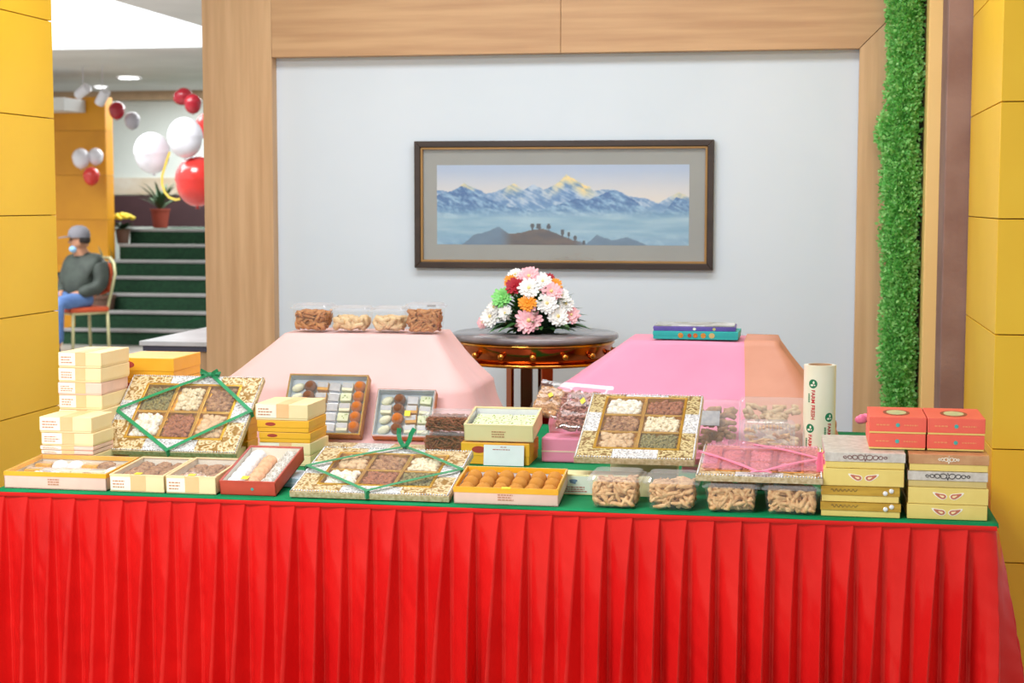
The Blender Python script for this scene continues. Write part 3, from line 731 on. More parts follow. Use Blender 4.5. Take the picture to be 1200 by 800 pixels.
# ladoo box
M5 = T(-.711, 3.890, Zt) @ Rx(9.0)
open_box('ladoo_box', 'open box with three rows of yellow ladoos and gold rim', M5, .262, .165, .043, pinkish_card, yellow_card, white_card, front='text', lid=False, rimh=.014, rimw=.004)
G().box(-.01, .012, -.0012, .008, .0405, .0435).obj('price_sticker', sticker, bpy.data.objects['ladoo_box'])
fill(M5, [['lad_y'] * 3 for _ in range(6)], lins(-.104, .104, 6), lins(.032, .132, 3), .0037, 'front ladoo box', 'yellow ladoos in the front box', 1.12, 5)
pr = thing('prop_box', 'low yellow carton under the back of the ladoo box', 'box', T(-.711, 4.005, Zt))
G().box(-.11, .11, 0, .04, 0, .0125).obj('carton', yellow_card, pr, bevel=.001); G().box(-.111, -.11, 0, .04, .001, .012).obj('end_flap', cream_card, pr)

# pale green barfi box on a yellow box with a card
zb = Zt
cbox('sweet_box', 'yellow sweet box under the pale barfi box', T(-.852, 4.49, zb), .198, .16, .062, 'yellow', 'boxes in the middle', 77)
M6 = T(-.842, 4.495, zb + .0655) @ Rx(11)
open_box('barfi_box', 'open box of pale nut-topped barfi above the white card', M6, .200, .165, .050, cream_card, cream_card, white_card, front='text', lid=False, rimh=.004, rimw=.005)
fill(M6, [['barfi_g'] * 4 for _ in range(5)], lins(-.072, .072, 5), lins(.038, .135, 4), .012, 'barfi box', 'pale barfi in the middle box', 1.02, 6)
G().box(-.09, .09, .02, .15, .0036, .0116).obj('liner_card', white_card, bpy.data.objects['barfi_box'])
cd = thing('price_card', 'small white card with red print leaning on the yellow box', 'card', T(-.825, 4.476, zb) @ Rx(-6))
G().box(-.058, .058, 0, .0012, 0, .058).obj('card', white_card, cd)
gi = G(); inklines(gi, -.01, .014, 0, .050, .054, 1, seed=5); inklines(gi, -.032, .036, 0, .0425, .0475, 1, seed=6); gi.obj('print', maroon_ink, cd)

# assorted boxes leaning on the pale pink stand
M7 = T(-1.424, 4.695, Zt + .03) @ Rx(57)
open_box('assorted_sweets_box', 'large open assortment box leaning on the pale pink cloth', M7, .250, .20, .036, mat('kraft_card', (196, 150, 96), .5), gold_mat, mat('blue_grey_lining', (206, 216, 224), .5), lid=True, rimw=.004, rimh=.004)
fill(M7, [['disc', 'disc', 'disc', 'disc', 'disc'], ['lad_b', 'barfi_w', 'lad_b', 'lad_b', 'lad_b'], ['barfi_y', 'barfi_y', 'barfi_y', 'barfi_y', 'barfi_y'], ['silver'] * 5, ['barfi_w', 'barfi_g', 'barfi_w', 'barfi_g', 'barfi_w'], ['lad_o'] * 5],
     lins(-.098, .100, 6), lins(.03, .165, 5), .0037, 'large assortment box', 'sweets in the large assortment box', 1.0, 7)
M8 = T(-1.173, 4.695, Zt + .03) @ Rx(58)
open_box('assorted_sweets_box', 'small open assortment box beside the brown noodle tubs', M8, .180, .155, .034, mat('tan_wood_card', (206, 132, 70), .5), silver_foil, mat('blue_grey_lining', (206, 216, 224), .5), lid=True, rimw=.004, rimh=.004, tagpos=(.012, .075))
fill(M8, [['disc', 'disc', 'barfi_w', 'disc'], ['lad_b', 'lad_o', 'lad_b', 'lad_b'], ['barfi_w', 'barfi_y', 'barfi_y', 'silver'], ['barfi_w', 'barfi_g', 'barfi_w', 'barfi_g']],
     lins(-.06, .06, 4), lins(.03, .125, 4), .0037, 'small assortment box', 'sweets in the small assortment box', .98, 8)

# long cream carton lying behind the snack tubs
lb = thing('snack_carton', 'long cream carton with blue print behind the front snack tubs', 'box', T(-.482, 4.06, Zt))
G().box(-.115, .115, 0, .07, 0, .052).obj('carton', mat('pale_lime_card', (244, 234, 176), .5), lb, bevel=.001)
G().box(-.112, -.035, -.0007, .0002, .004, .048).obj('label_panel', mat('pale_print', (224, 232, 214), .5), lb)
gg = G()
for k in range(5): gg.poly([(-.085 + .011 * math.cos(a) * (1 - .1 * k), -.0012 - .0002 * k, .036 - k * .001 + .004 * math.sin(a + k)) for a in [2 * math.pi * j / 12 for j in range(12)]][:12], (0, .0004, 0))
gg.obj('blue_print', mat('slate_blue_ink', (110, 140, 164), .5), lb)
gi = G(); inklines(gi, -.105, -.045, -.0008, .006, .022, 3, seed=9); gi.obj('print', maroon_ink, lb)

# ------------------------------------------------------------------ ornate trays with nuts
orn_gold = cell_mat('ornate_gold', [(84, 54, 24), (176, 138, 72), (226, 208, 168), (150, 112, 52)], 75, .4, .2)
orn_silver = cell_mat('ornate_silver', [(70, 66, 72), (196, 194, 194), (232, 230, 228)], 150, .35, .2)
orn_brown = cell_mat('ornate_bronze', [(78, 58, 26), (150, 122, 60), (210, 192, 140), (126, 94, 42)], 85, .4, .25)
nut_m = {
 'cashew': mat('cashew', (240, 228, 200), .5, var=(230, 212, 176), vscale=80),
 'almond': mat('almond', (172, 104, 66), .6, var=(144, 82, 50), vscale=120, bump=.2, bscale=300),
 'pista': mat('pistachio_shell', (232, 218, 186), .5, var=(214, 192, 150), vscale=90),
 'walnut': mat('walnut', (196, 148, 104), .6, var=(140, 92, 60), vscale=90, bump=.6, bscale=200),
 'seed': mat('green_seed', (150, 140, 84), .6, var=(120, 112, 62), vscale=120),
 'fig': mat('dried_fig', (224, 192, 150), .6, var=(206, 168, 124), vscale=60, bump=.3, bscale=120),
 'makhana': mat('puffed_seed', (246, 244, 236), .6, var=(220, 206, 180), vscale=100),
}
def nut(kind, rnd):
    """low-poly nut: vertices in its own frame"""
    out = []
    sc = rnd.uniform(.85, 1.12)
    for v in ICO1[0]:
        x, y, z = v
        if kind == 'cashew':
            a = x * 1.15; rr = .0062 * (1 - .25 * abs(x)); X = .0105 * math.sin(a); Y = .0105 * (math.cos(a) - .7) + y * rr; Z = z * .0052; p = (X * 1.05, Y, Z)
        elif kind == 'almond': p = (x * .0115, y * .0068 * (1 - .35 * x), z * .0046)
        elif kind == 'pista': p = (x * .0092, y * .0056, z * .0054)
        elif kind == 'walnut':
            k = 1 + .3 * noise.noise(v * 4 + Vector((rnd.random() * 9, 0, 0))); p = (x * .0115 * k, y * .0085 * k, z * .006 * k)
        elif kind == 'seed': p = (x * .0062, y * .0036, z * .0028)
        elif kind == 'makhana':
            k = 1 + .15 * noise.noise(v * 4); p = (x * .0105 * k, y * .0095 * k, z * .0080)
        else: p = (x * .0125, y * .0115, z * .0065)
        out.append(Vector(p) * sc)
    return out
NN = {'cashew': 110, 'almond': 120, 'pista': 130, 'walnut': 90, 'seed': 330, 'fig': 55, 'makhana': 75}
NAMEN = {'cashew': 'cream cashew nuts', 'almond': 'brown almonds', 'pista': 'pale pistachios', 'walnut': 'brown walnut pieces', 'seed': 'greenish seeds', 'fig': 'beige dried figs', 'makhana': 'puffed white seeds'}
def nutheap(kind, M, x0, x1, y0, y1, z, seed, label):
    rnd = random.Random(seed); g = G()
    a = (x1 - x0) * (y1 - y0) / (.075 * .075)
    for k in range(int(NN[kind] * a)):
        m = {'seed': .005, 'fig': .012, 'cashew': .0105}.get(kind, .010)
        x = rnd.uniform(x0 + m, x1 - m); y = rnd.uniform(y0 + m, y1 - m)
        L = T(x, y, z + rnd.uniform(.0, .0075)) @ Rz(rnd.uniform(0, 360)) @ Rx(rnd.uniform(-28, 28)) @ Ry(rnd.uniform(-22, 22))
        g.add(nut(kind, rnd), ICO1[1], L)
    o = g.obj({'cashew': 'cashew_nuts', 'almond': 'almonds', 'pista': 'pistachios', 'walnut': 'walnuts', 'seed': 'seeds', 'fig': 'dried_figs', 'makhana': 'puffed_seeds'}[kind], nut_m[kind], smooth=True)
    o.matrix_world = M
    tag(o, label, 'nuts', 'nuts in the ornate trays', 'stuff')

def tray(label, M, w, d, cols, rows, kinds, where, bx=.056, by0=.05, by1=.036, h=.016, seed=0, dark=False):
    t = thing('ornate_tray', label, 'tray', M, 'ornate dry fruit trays')
    G().box(-w / 2 + .003, w / 2 - .003, .003, d - .003, 0, .004).obj('bottom', gold_mat, t)
    wall_g = G(); q = .003
    wall_g.box(-w / 2, w / 2, 0, q, 0, h); wall_g.box(-w / 2, w / 2, d - q, d, 0, h); wall_g.box(-w / 2, -w / 2 + q, q, d - q, 0, h); wall_g.box(w / 2 - q, w / 2, q, d - q, 0, h)
    wall_g.obj('outer_wall', mat('tray_edge', (214, 196, 160), .4, .2, var=(180, 156, 112), vscale=120), t, bevel=.0008)
    mg = orn_brown if dark else orn_gold
    def seg(x0, x1, y0, y1, m_): G().box(x0, x1, y0, y1, h - .010, h + .0015).obj('border_panel', m_, t, bevel=.001)
    # front and back: gold, silver, gold; sides likewise
    for (y0, y1) in ((q, by0), (d - by1, d - q)):
        xs = [-w / 2 + q, -w * .19, w * .19, w / 2 - q]
        for k in range(3): seg(xs[k], xs[k + 1], y0, y1, orn_silver if k == 1 else mg)
    for (x0, x1) in ((-w / 2 + q, -w / 2 + bx), (w / 2 - bx, w / 2 - q)):
        L0, L1 = by0, d - by1
        ys = [L0, L0 + (L1 - L0) * .32, L0 + (L1 - L0) * .68, L1]
        for k in range(3): seg(x0, x1, ys[k], ys[k + 1], orn_silver if k == 1 else mg)
    # bead edging
    gb = G()
    for y in (.004, d - .004):
        n = int(w / .007)
        for k in range(n): gb.ball((-w / 2 + .004 + (w - .008) * k / (n - 1), y, h + .002), .0026, hi=False)
    for x in (-w / 2 + .004, w / 2 - .004):
        n = int(d / .007)
        for k in range(n): gb.ball((x, .004 + (d - .008) * k / (n - 1), h + .002), .0026, hi=False)
    gb.obj('bead_edging', silver_foil, t, smooth=True)
    X0, X1, Y0, Y1 = -w / 2 + bx, w / 2 - bx, by0, d - by1
    gf = G(); f = .007
    gf.box(X0, X1, Y0, Y0 + f, h - .011, h + .003); gf.box(X0, X1, Y1 - f, Y1, h - .011, h + .003)
    gf.box(X0, X0 + f, Y0 + f, Y1 - f, h - .011, h + .003); gf.box(X1 - f, X1, Y0 + f, Y1 - f, h - .011, h + .003)
    gf.obj('inner_frame', gold_mat, t, bevel=.001)
    X0 += f; X1 -= f; Y0 += f; Y1 -= f; dv = .009
    cw = (X1 - X0 - dv * (cols - 1)) / cols; rh = (Y1 - Y0 - dv * (rows - 1)) / rows
    for c in range(1, cols): 
        x = X0 + c * cw + (c - 1) * dv; G().box(x, x + dv, Y0, Y1, .004, h).obj('divider', gold_mat, t, bevel=.001)
    for r in range(1, rows):
        y = Y0 + r * rh + (r - 1) * dv
        for c in range(cols):
            x = X0 + c * (cw + dv); G().box(x, x + cw, y, y + dv, .004, h - .001).obj('divider', gold_mat, t, bevel=.001)
    G().box(X0, X1, Y0, Y1, h + .0035, h + .0042).obj('clear_film', film, t)
    rn = {2: ['front', 'back'], 3: ['front', 'middle', 'back']}[rows]; cn = {2: ['left', 'right'], 3: ['left', 'centre', 'right']}[cols]
    for r in range(rows):
        for c in range(cols):
            kd = kinds[r][c]
            x = X0 + c * (cw + dv); y = Y0 + r * (rh + dv)
            nutheap(kd, M, x, x + cw, y, y + rh, h - .0105, seed * 50 + r * 5 + c, f'{NAMEN[kd]} in the {rn[r]} {cn[c]} compartment of {where}')
    return t
def Mtray(px0, px1, y): return None
MT1 = T(-1.731, 4.235, .795) @ Rx(36.5)
tray('ornate gold tray of nuts tied with green ribbon, leaning on the left boxes', MT1, .402, .312, 3, 2, [['makhana', 'almond', 'fig'], ['seed', 'pista', 'walnut']], 'the leaning green-ribboned tray', seed=1)
MT2 = T(-1.060, 3.888, .7575) @ Rx(12.3)
tray('low ornate tray of nuts with green ribbon bow at the table front', MT2, .412, .312, 3, 2, [['makhana', 'almond', 'seed'], ['fig', 'walnut', 'cashew']], 'the low front tray with the green bow', seed=2)
MT3 = T(-.410, 4.035, .842) @ Rx(18)
tray('ornate bronze tray with six nut compartments and no ribbon', MT3, .305, .385, 2, 3, [['fig', 'seed'], ['walnut', 'cashew'], ['makhana', 'almond']], 'the bronze tray above the snack tubs', bx=.042, by0=.052, by1=.018, seed=3, dark=True)
MT4 = T(-.094, 3.882, .832) @ Rx(4.2)
tray('flat ornate tray under pink film resting on two snack tubs', MT4, .302, .33, 3, 2, [['cashew', 'pista', 'makhana'], ['fig', 'cashew', 'pista']], 'the pink-filmed tray', bx=.045, by0=.045, h=.014, seed=4)
# strip of another tray lying behind the low one
MT5 = T(-1.215, 4.50, .7575) @ Rx(2)
t5 = thing('ornate_tray', 'ornate gold tray lying flat behind the low ribboned tray', 'tray', MT5, 'ornate dry fruit trays')
G().box(-.17, .16, 0, .075, 0, .030).obj('body', gold_mat, t5, bevel=.001)
for k, (a, b) in enumerate(((-.167, -.06), (-.06, .05), (.05, .157))): G().box(a, b, .002, .07, .030, .036).obj('border_panel', orn_silver if k == 1 else orn_gold, t5, bevel=.001)
# props under the leaning tray and the low tray
pb = thing('prop_box', 'cream carton propping the leaning green-ribboned tray from below', 'box', T(-1.70, 4.225, Zt))
G().box(-.15, .15, .02, .14, 0, .052).obj('carton', cream_card, pb, bevel=.001); G().box(-.15, .15, .0192, .02, .02, .03).obj('seam', peach_card, pb)
pb = thing('prop_box', 'cream carton propping up the back of the low ribboned tray', 'box', T(-1.06, 4.09, Zt))
G().box(-.15, .15, .0, .06, 0, .040).obj('carton', cream_card, pb, bevel=.001); G().box(-.15, .15, -.0008, 0, .015, .025).obj('seam', peach_card, pb)

def ribbon_diamond(label, M, w, d, h, m, top=.0, wid=.011, bow='tails', seed=0):
    t = thing('ribbon', label, 'ribbon', M, 'ribbons tied round the trays')
    z = h + .006
    P = {'t': (top, d), 'l': (-w / 2, d * .50), 'b': (top * .3 - .01, 0), 'r': (w / 2, d * .52)}
    rnd = random.Random(seed)
    for a, b in (('t', 'l'), ('l', 'b'), ('b', 'r'), ('r', 't')):
        p, q = Vector((*P[a], 0)), Vector((*P[b], 0)); dr = (q - p).normalized()
        pts = []; nr = []
        e0 = p - dr * .004; e1 = q + dr * .004
        pts.append(Vector((e0.x, e0.y, h * .25))); pts.append(Vector((e0.x, e0.y, z)))
        for k in range(9):
            f = k / 8; c = p.lerp(q, f); pts.append(Vector((c.x, c.y, z + .0025 + .0015 * math.sin(math.pi * f))))
        pts.append(Vector((e1.x, e1.y, z))); pts.append(Vector((e1.x, e1.y, h * .25)))
        nrm = [-dr, (-dr + Vector((0, 0, 1)))] + [Vector((0, 0, 1))] * 9 + [(dr + Vector((0, 0, 1))), dr]
        G().strip(pts, nrm, wid, .0008).obj('band', m, t)
    B = Vector((P['t'][0], d - .006, z + .003))
    if bow == 'tails':
        G().ball(B + Vector((0, 0, .004)), (.008, .006, .006)).obj('knot', m, t, smooth=True)
        for sg in (-1, 1):
            pts = [B + Vector((sg * .004, 0, .004)), B + Vector((sg * .013, .004, .018)), B + Vector((sg * .017, .012, .034)), B + Vector((sg * (.026 if sg > 0 else .016), .016, .048))]
            G().strip(pts, (0.2, -1, .3), wid * 1.1, .0008).obj('tail', m, t)
    else:
        G().ball(B + Vector((0, 0, .004)), (.010, .007, .007)).obj('knot', m, t, smooth=True)
        for sg in (-1, 1):
            loop = [B + Vector((sg * x, y, zz)) for x, y, zz in ((.004, 0, .003), (.018, .002, .010), (.030, .003, .006), (.026, .003, -.003), (.010, .0, .0))]
            G().strip(loop, (0, -.4, 1), wid, .0008).obj('bow_loop', m, t)
            G().strip([B + Vector((sg * .003, 0, .004)), B + Vector((sg * .012, .002, .012)), B + Vector((sg * .026, .004, .020))], (0, -1, .2), wid * .7, .0008).obj('tail', m, t)
    return t
ribbon_diamond('green ribbon tied in a diamond around the leaning tray', MT1, .402, .312, .016, green_rib, top=.04, bow='bow', seed=1)
ribbon_diamond('green ribbon with upright tails around the low front tray', MT2, .412, .312, .016, green_rib, top=.02, bow='tails', seed=2)
# pink film and ribbon on the flat tray
pf = G(); n_ = 26; vs_ = []; fs = []
for i in range(n_ + 1):
    for j in range(n_ + 1):
        x = -.14 + .28 * i / n_; y = .045 + .27 * j / n_
        vs_.append((x, y, .021 + .005 * abs(noise.noise((x * 18, y * 18, 3))) + .012 * math.exp(-((x + .07) / .05) ** 2) * (j / n_)))
for i in range(n_):
    for j in range(n_): fs.append([i * (n_ + 1) + j, (i + 1) * (n_ + 1) + j, (i + 1) * (n_ + 1) + j + 1, i * (n_ + 1) + j + 1])
o = pf.add(vs_, fs).obj('pink_film', pinkfilm, smooth=True); o.matrix_world = MT4; tag(o, 'crinkled translucent pink film over the flat tray', 'film')
t = thing('ribbon', 'pink ribbon crossed over the flat tray with frayed bow at its right', 'ribbon', MT4, 'ribbons tied round the trays')
for a, b in (((-.15, .20), (.0, .0)), ((.0, .0), (.145, .16)), ((-.02, 0), (.03, .0)), ((.145, .16), (-.02, .30))):
    p, q = Vector((*a, .026)), Vector((*b, .026))
    G().strip([p.lerp(q, k / 8) + Vector((0, 0, .003 * math.sin(math.pi * k / 8))) for k in range(9)], (0, 0, 1), .012, .0008).obj('band', pink_rib, t)
B = Vector((.142, .08, .034)); rnd = random.Random(3)
G().ball(B, (.009, .008, .007)).obj('knot', pink_rib, t, smooth=True)
for k in range(14):
    a = rnd.uniform(-1.9, 2.0); L = rnd.uniform(.02, .05)
    G().strip([B, B + Vector((.2 * L * math.cos(a), -.25 * L, .5 * L * abs(math.sin(a)) + .008)), B + Vector((.45 * L * math.cos(a), -.4 * L, L * math.sin(a) * .9))], (0.1, -1, .2), rnd.uniform(.003, .007), .0006).obj('tail', pink_rib, t)

# ------------------------------------------------------------------ clear tubs of snacks
def tub_mesh(w, d, h, e, r=.012, z0=0.0, lip=.005, th=None):
    """open clear tub: rounded tapered walls, rolled lip; origin front-bottom middle"""
    rings = []
    for z, k in ((0.0, -.004), (.003, 0), (h * .5, e * .5), (h - .003, e), (h - .002, e + lip), (h, e + lip)):
        rings.append([(x, y, z0 + z) for x, y in rrect(-w / 2 - k, w / 2 + k, -k, d + k, r)])
    n = len(rings[0]); vs_ = [p for q in rings for p in q]; fs = [list(range(n))[::-1]]
    for i in range(len(rings) - 1):
        for j in range(n): fs.append([i * n + j, i * n + (j + 1) % n, (i + 1) * n + (j + 1) % n, (i + 1) * n + j])
    return G().add(vs_, fs)
def lid_mesh(w, d, h, e, lh, r=.012, lip=.006, ribs=0):
    rings = []
    prof = [(0, e + lip), (.003, e + lip), (.0035, e), (lh * .85, e - .004), (lh, e - .010)]
    for z, k in prof: rings.append([(x, y, h + z) for x, y in rrect(-w / 2 - k, w / 2 + k, -k, d + k, max(.004, r))])
    n = len(rings[0]); vs_ = [p for q in rings for p in q]; fs = [[(len(rings) - 1) * n + j for j in range(n)]]
    for i in range(len(rings) - 1):
        for j in range(n): fs.append([i * n + j, i * n + (j + 1) % n, (i + 1) * n + (j + 1) % n, (i + 1) * n + j])
    g = G().add(vs_, fs)
    for k in range(ribs):
        x = -w / 2 + w * (k + .5) / ribs
        for y in (.012, d - .012): g.tube([(x, y - .008, h + lh), (x, y + .008, h + lh)], .0016, 5)
    return g
def sticks(n, box, L, rad, rnd, kind='stick'):
    x0, x1, y0, y1, z0, z1 = box; g = G()
    for k in range(n):
        l = L * rnd.uniform(.75, 1.15); r = rad * rnd.uniform(.8, 1.15)
        # more of them near the visible front and the top
        y = y0 + (y1 - y0) * (rnd.random() ** (1.6 if z1 - z0 > (y1 - y0) * .4 else 1)); x = rnd.uniform(x0, x1); z = rnd.uniform(z0, z1)
        az = rnd.gauss(0, .5); el = rnd.uniform(-1.2, 1.2)
        dv = Vector((math.cos(el) * math.cos(az), math.cos(el) * math.sin(az) * .6, math.sin(el))).normalized()
        bend = Vector((rnd.uniform(-1, 1), rnd.uniform(-1, 1), rnd.uniform(-1, 1))) * l * .08
        c = Vector((x, y, z)); pts = []
        for j in range(4):
            f = j / 3 - .5; p = c + dv * l * f + bend * (1 - 4 * f * f)
            pts.append(Vector((min(max(p.x, x0), x1), min(max(p.y, y0), y1), min(max(p.z, z0), z1))))
        if kind == 'stick': g.tube(pts, [r * .45, r, r, r * .45], 6)
        elif kind == 'chip': g.tube(pts, [r, r * 1.05, r * 1.05, r], 6)
        else: g.tube(pts, r, 4)
    return g
fried = mat('fried_snack', (238, 196, 138), .55, var=(204, 148, 92), vscale=70, bump=.3, bscale=160)
fried_d = mat('fried_snack_dark', (206, 146, 88), .6, var=(170, 108, 60), vscale=70, bump=.3, bscale=160)
pale_sn = mat('pale_snack', (232, 204, 160), .6, var=(216, 180, 130), vscale=60, bump=.2, bscale=160)
noodle = mat('brown_noodle', (168, 96, 58), .6, var=(140, 72, 40), vscale=60)
pinkmix = mat('pink_brown_mix', (186, 128, 112), .6, var=(150, 92, 78), vscale=90, bump=.3, bscale=160)
tanmix = mat('tan_mix', (206, 160, 112), .6, var=(176, 124, 80), vscale=60, bump=.3, bscale=160)
lidm_ = clear_mat('clear_lid_plastic', (250, 250, 252), haze=.16, gloss=.08, rough=.1)
def tub(label, M, w, d, h, e, lh, content, clabel, n, L, rad, cm, seed, group, kind='stick', fillh=.95, lidtag=None, ribs=0, cname='snack_sticks'):
    t = thing('snack_tub', label, 'tub', M, group)
    tub_mesh(w, d, h, e).obj('tub', clear, t, smooth=False)
    lid_mesh(w, d, h + .0006, e, lh, ribs=ribs).obj('lid', lidm_, t)
    if lidtag: G().box(lidtag[0] - .014, lidtag[0] + .014, lidtag[1], lidtag[1] + .0006, h + .004, h + lh * .8).obj('label_sticker', lidtag[2], t)
    rnd = random.Random(seed); m = rad + .002
    o = sticks(n, (-w / 2 + m - e * .5, w / 2 - m + e * .5, m - e * .5, d - m, m, h * fillh - m), L, rad, rnd, kind).obj(cname, cm, smooth=True)
    o.matrix_world = M; tag(o, clabel, 'snacks', 'snacks inside clear tubs', 'stuff')
    return t
gr = 'clear tubs of fried snacks along the table front'
specs = [(-.443, 3.892, .106, 'first from the left of the front row'), (-.304, 3.890, .108, 'second from the left of the front row'),
         (-.160, 3.890, .110, 'third from the left of the front row'), (-.016, 3.888, .114, 'rightmost of the front row')]
for k, (x, y, w_, wh) in enumerate(specs):
    tub(f'clear tub of fried snack sticks, {wh}', T(x, y, Zt), w_, .125, (.067, .066, .061, .060)[k], .009, (.014, .014, .010, .010)[k], None, f'fried snack sticks in the tub {wh}', 210, .050, .0056, fried, 20 + k, gr, fillh=1.05)
# brown noodle tubs
for k in range(2):
    tub(f'clear tub of brown fried noodles, {"lower" if k == 0 else "upper"} of the two', T(-1.005 + .004 * k, 4.52, Zt + .032 + k * .0535), .122, .12, .044, .006, .009, None,
        f'brown fried noodles in the {"lower" if k == 0 else "upper"} noodle tub', 420, .05, .0016, noodle, 40 + k, 'noodle tubs', kind='noodle', cname='fried_noodles')
pn = thing('prop_box', 'cream carton under the brown noodle tubs', 'box', T(-1.003, 4.51, Zt))
G().box(-.06, .06, 0, .13, 0, .0315).obj('carton', cream_card, pn, bevel=.001); G().box(-.06, .06, -.0008, 0, .012, .020).obj('seam', peach_card, pn)
# four tubs on the pale pink stand
topz = 1.0865
for k, (px0, px1, hh, cm, kd, wh, nn, rr) in enumerate(((344, 384, .074, fried_d, 'stick', 'leftmost, of brown sticks', 150, .0055), (388, 430, .066, pale_sn, 'chip', 'second from left, of pale chunks', 85, .009), (433, 473, .066, pale_sn, 'chip', 'third from left, of pale chunks', 85, .009), (475, 517, .080, fried_d, 'stick', 'rightmost, of brown sticks', 170, .0055))):
    a = at(px0, 385, Y=5.0).x; b = at(px1, 385, Y=5.0).x
    tub(f'clear tub on the pale pink stand, {wh}', T((a + b) / 2, 4.985 + (.01 if k in (1, 2) else 0), topz) @ Rz((-3, 2, -2, 3)[k]), b - a - .010, .10, hh, .005, .014, None,
        f'snacks in the {["leftmost", "second", "third", "rightmost"][k]} tub on the pale pink stand', nn, .045, rr, cm, 60 + k, 'tubs on the pale pink stand', kind=kd, fillh=(.98, .82, .82, .98)[k], lidtag=(.03, .0, mat('grey_label', (150, 150, 150), .5)) if k == 3 else None)
# clear boxes leaning on the rose pink stand
M9 = T(-.083, 4.235, .800) @ Rx(76)
tub('clear ribbed box of fried sticks standing behind the pink-filmed tray', M9, .125, .125, .034, .003, .008, None, 'fried sticks in the ribbed standing box', 70, .05, .0048, fried, 81, 'clear boxes in front of the rose cloth', fillh=.95, ribs=14)
M10 = T(-.232, 4.505, .800) @ Rx(57)
tub('clear box of brown chunks with silver foil right of the bronze tray', M10, .122, .145, .032, .003, .008, None, 'tan chunks in the box right of the bronze tray', 55, .04, .008, tanmix, 82, 'clear boxes in front of the rose cloth', kind='chip', cname='snack_chunks')
fo = G().box(-.055, .012, .070, .115, .0412, .0418).obj('foil_label', silver_foil, [o_ for o_ in bpy.data.objects if o_.get('label', '').startswith('clear box of brown chunks')][0])
M11 = T(-.078, 4.575, .800) @ Rx(60)
tub('wide clear box behind the ribbed standing box', M11, .165, .145, .032, .003, .008, None, 'tan snacks in the wide clear box', 60, .04, .008, pale_sn, 83, 'clear boxes in front of the rose cloth', kind='chip', cname='snack_chunks')
sb = thing('prop_box', 'pink wrapped block under the leaning clear boxes', 'box', T(-.15, 4.46, Zt))
G().box(-.17, .19, .0, .10, 0, .040).obj('carton', pink_r, sb, bevel=.004); G().box(-.17, .19, -.001, .0, .015, .022).obj('fold', pinkish_card, sb)

# soft clear pouches left of the bronze tray
def pouch(label, M, w, d, th, cm, clabel, seed):
    t = thing('snack_pouch', label, 'pouch', M, 'clear pouches on the rose cloth')
    n = 22; 
    def z(u, v, s): 
        b = max(0, (1 - (2 * u - 1) ** 4) * (1 - (2 * v - 1) ** 4)) ** .7
        return s * th / 2 * b + .003 * noise.noise((u * 7 + seed, v * 7, s)) * (b > 0)
    vs_, fs = [], []
    for s in (1, -1):
        for i in range(n + 1):
            for j in range(n + 1):
                u, v = i / n, j / n; vs_.append(((u - .5) * w, v * d, th / 2 + z(u, v, s)))
        o_ = 0 if s == 1 else (n + 1) ** 2
        for i in range(n):
            for j in range(n): fs.append([o_ + i * (n + 1) + j, o_ + (i + 1) * (n + 1) + j, o_ + (i + 1) * (n + 1) + j + 1, o_ + i * (n + 1) + j + 1])
    G().add(vs_, fs).obj('film_bag', film, t, smooth=True)
    G().box(-w / 2, w / 2, d - .002, d + .012, th / 2 - .0006, th / 2 + .0006).obj('sealed_edge', clear, t)
    G().poly([(.0, d * .52, th + .002), (.009, d * .60, th + .002), (0, d * .68, th + .002), (-.009, d * .60, th + .002)], (0, 0, .0006)).obj('price_sticker', sticker, t)
    rnd = random.Random(seed)
    g = sticks(420, (-w / 2 + .012, w / 2 - .012, .012, d * .86, th * .25, th * .80), .018, .0042, rnd, 'chip')
    o = g.obj('snack_mix', cm, smooth=True); o.matrix_world = M; tag(o, clabel, 'snacks', 'snacks inside clear pouches', 'stuff')
pouch('clear pouch of reddish brown mix with yellow sticker left of the bronze tray', T(-.628, 4.57, .830) @ Rx(42) @ Rz(-5), .150, .175, .036, pinkmix, 'reddish brown snack mix in the stickered pouch', 5)
pouch('clear pouch of tan mix half hidden behind the stickered pouch', T(-.745, 4.68, .862) @ Rx(44) @ Rz(-14), .10, .125, .026, tanmix, 'tan snack mix in the half hidden pouch', 6)

pk = thing('prop_box', 'pink wrapped block under the stickered pouch', 'box', T(-.645, 4.56, Zt))
G().box(-.085, .085, 0, .094, 0, .072).obj('carton', pink_r, pk, bevel=.006); G().box(-.085, .085, -.001, .0, .030, .034).obj('fold', pinkish_card, pk)
pk = thing('prop_box', 'cream carton standing behind the bronze tray', 'box', T(-.41, 4.30, Zt))
G().box(-.09, .09, 0, .055, 0, .158).obj('carton', cream_card, pk, bevel=.001); G().box(-.09, .09, -.0008, 0, .06, .08).obj('seam', peach_card, pk)
pk = thing('prop_box', 'white carton under the ribbed standing box', 'box', T(-.083, 4.215, Zt))
G().box(-.07, .07, 0, .07, 0, .036).obj('carton', white_card, pk, bevel=.001); G().box(-.07, .07, -.0008, 0, .015, .02).obj('seam', blue_card, pk)
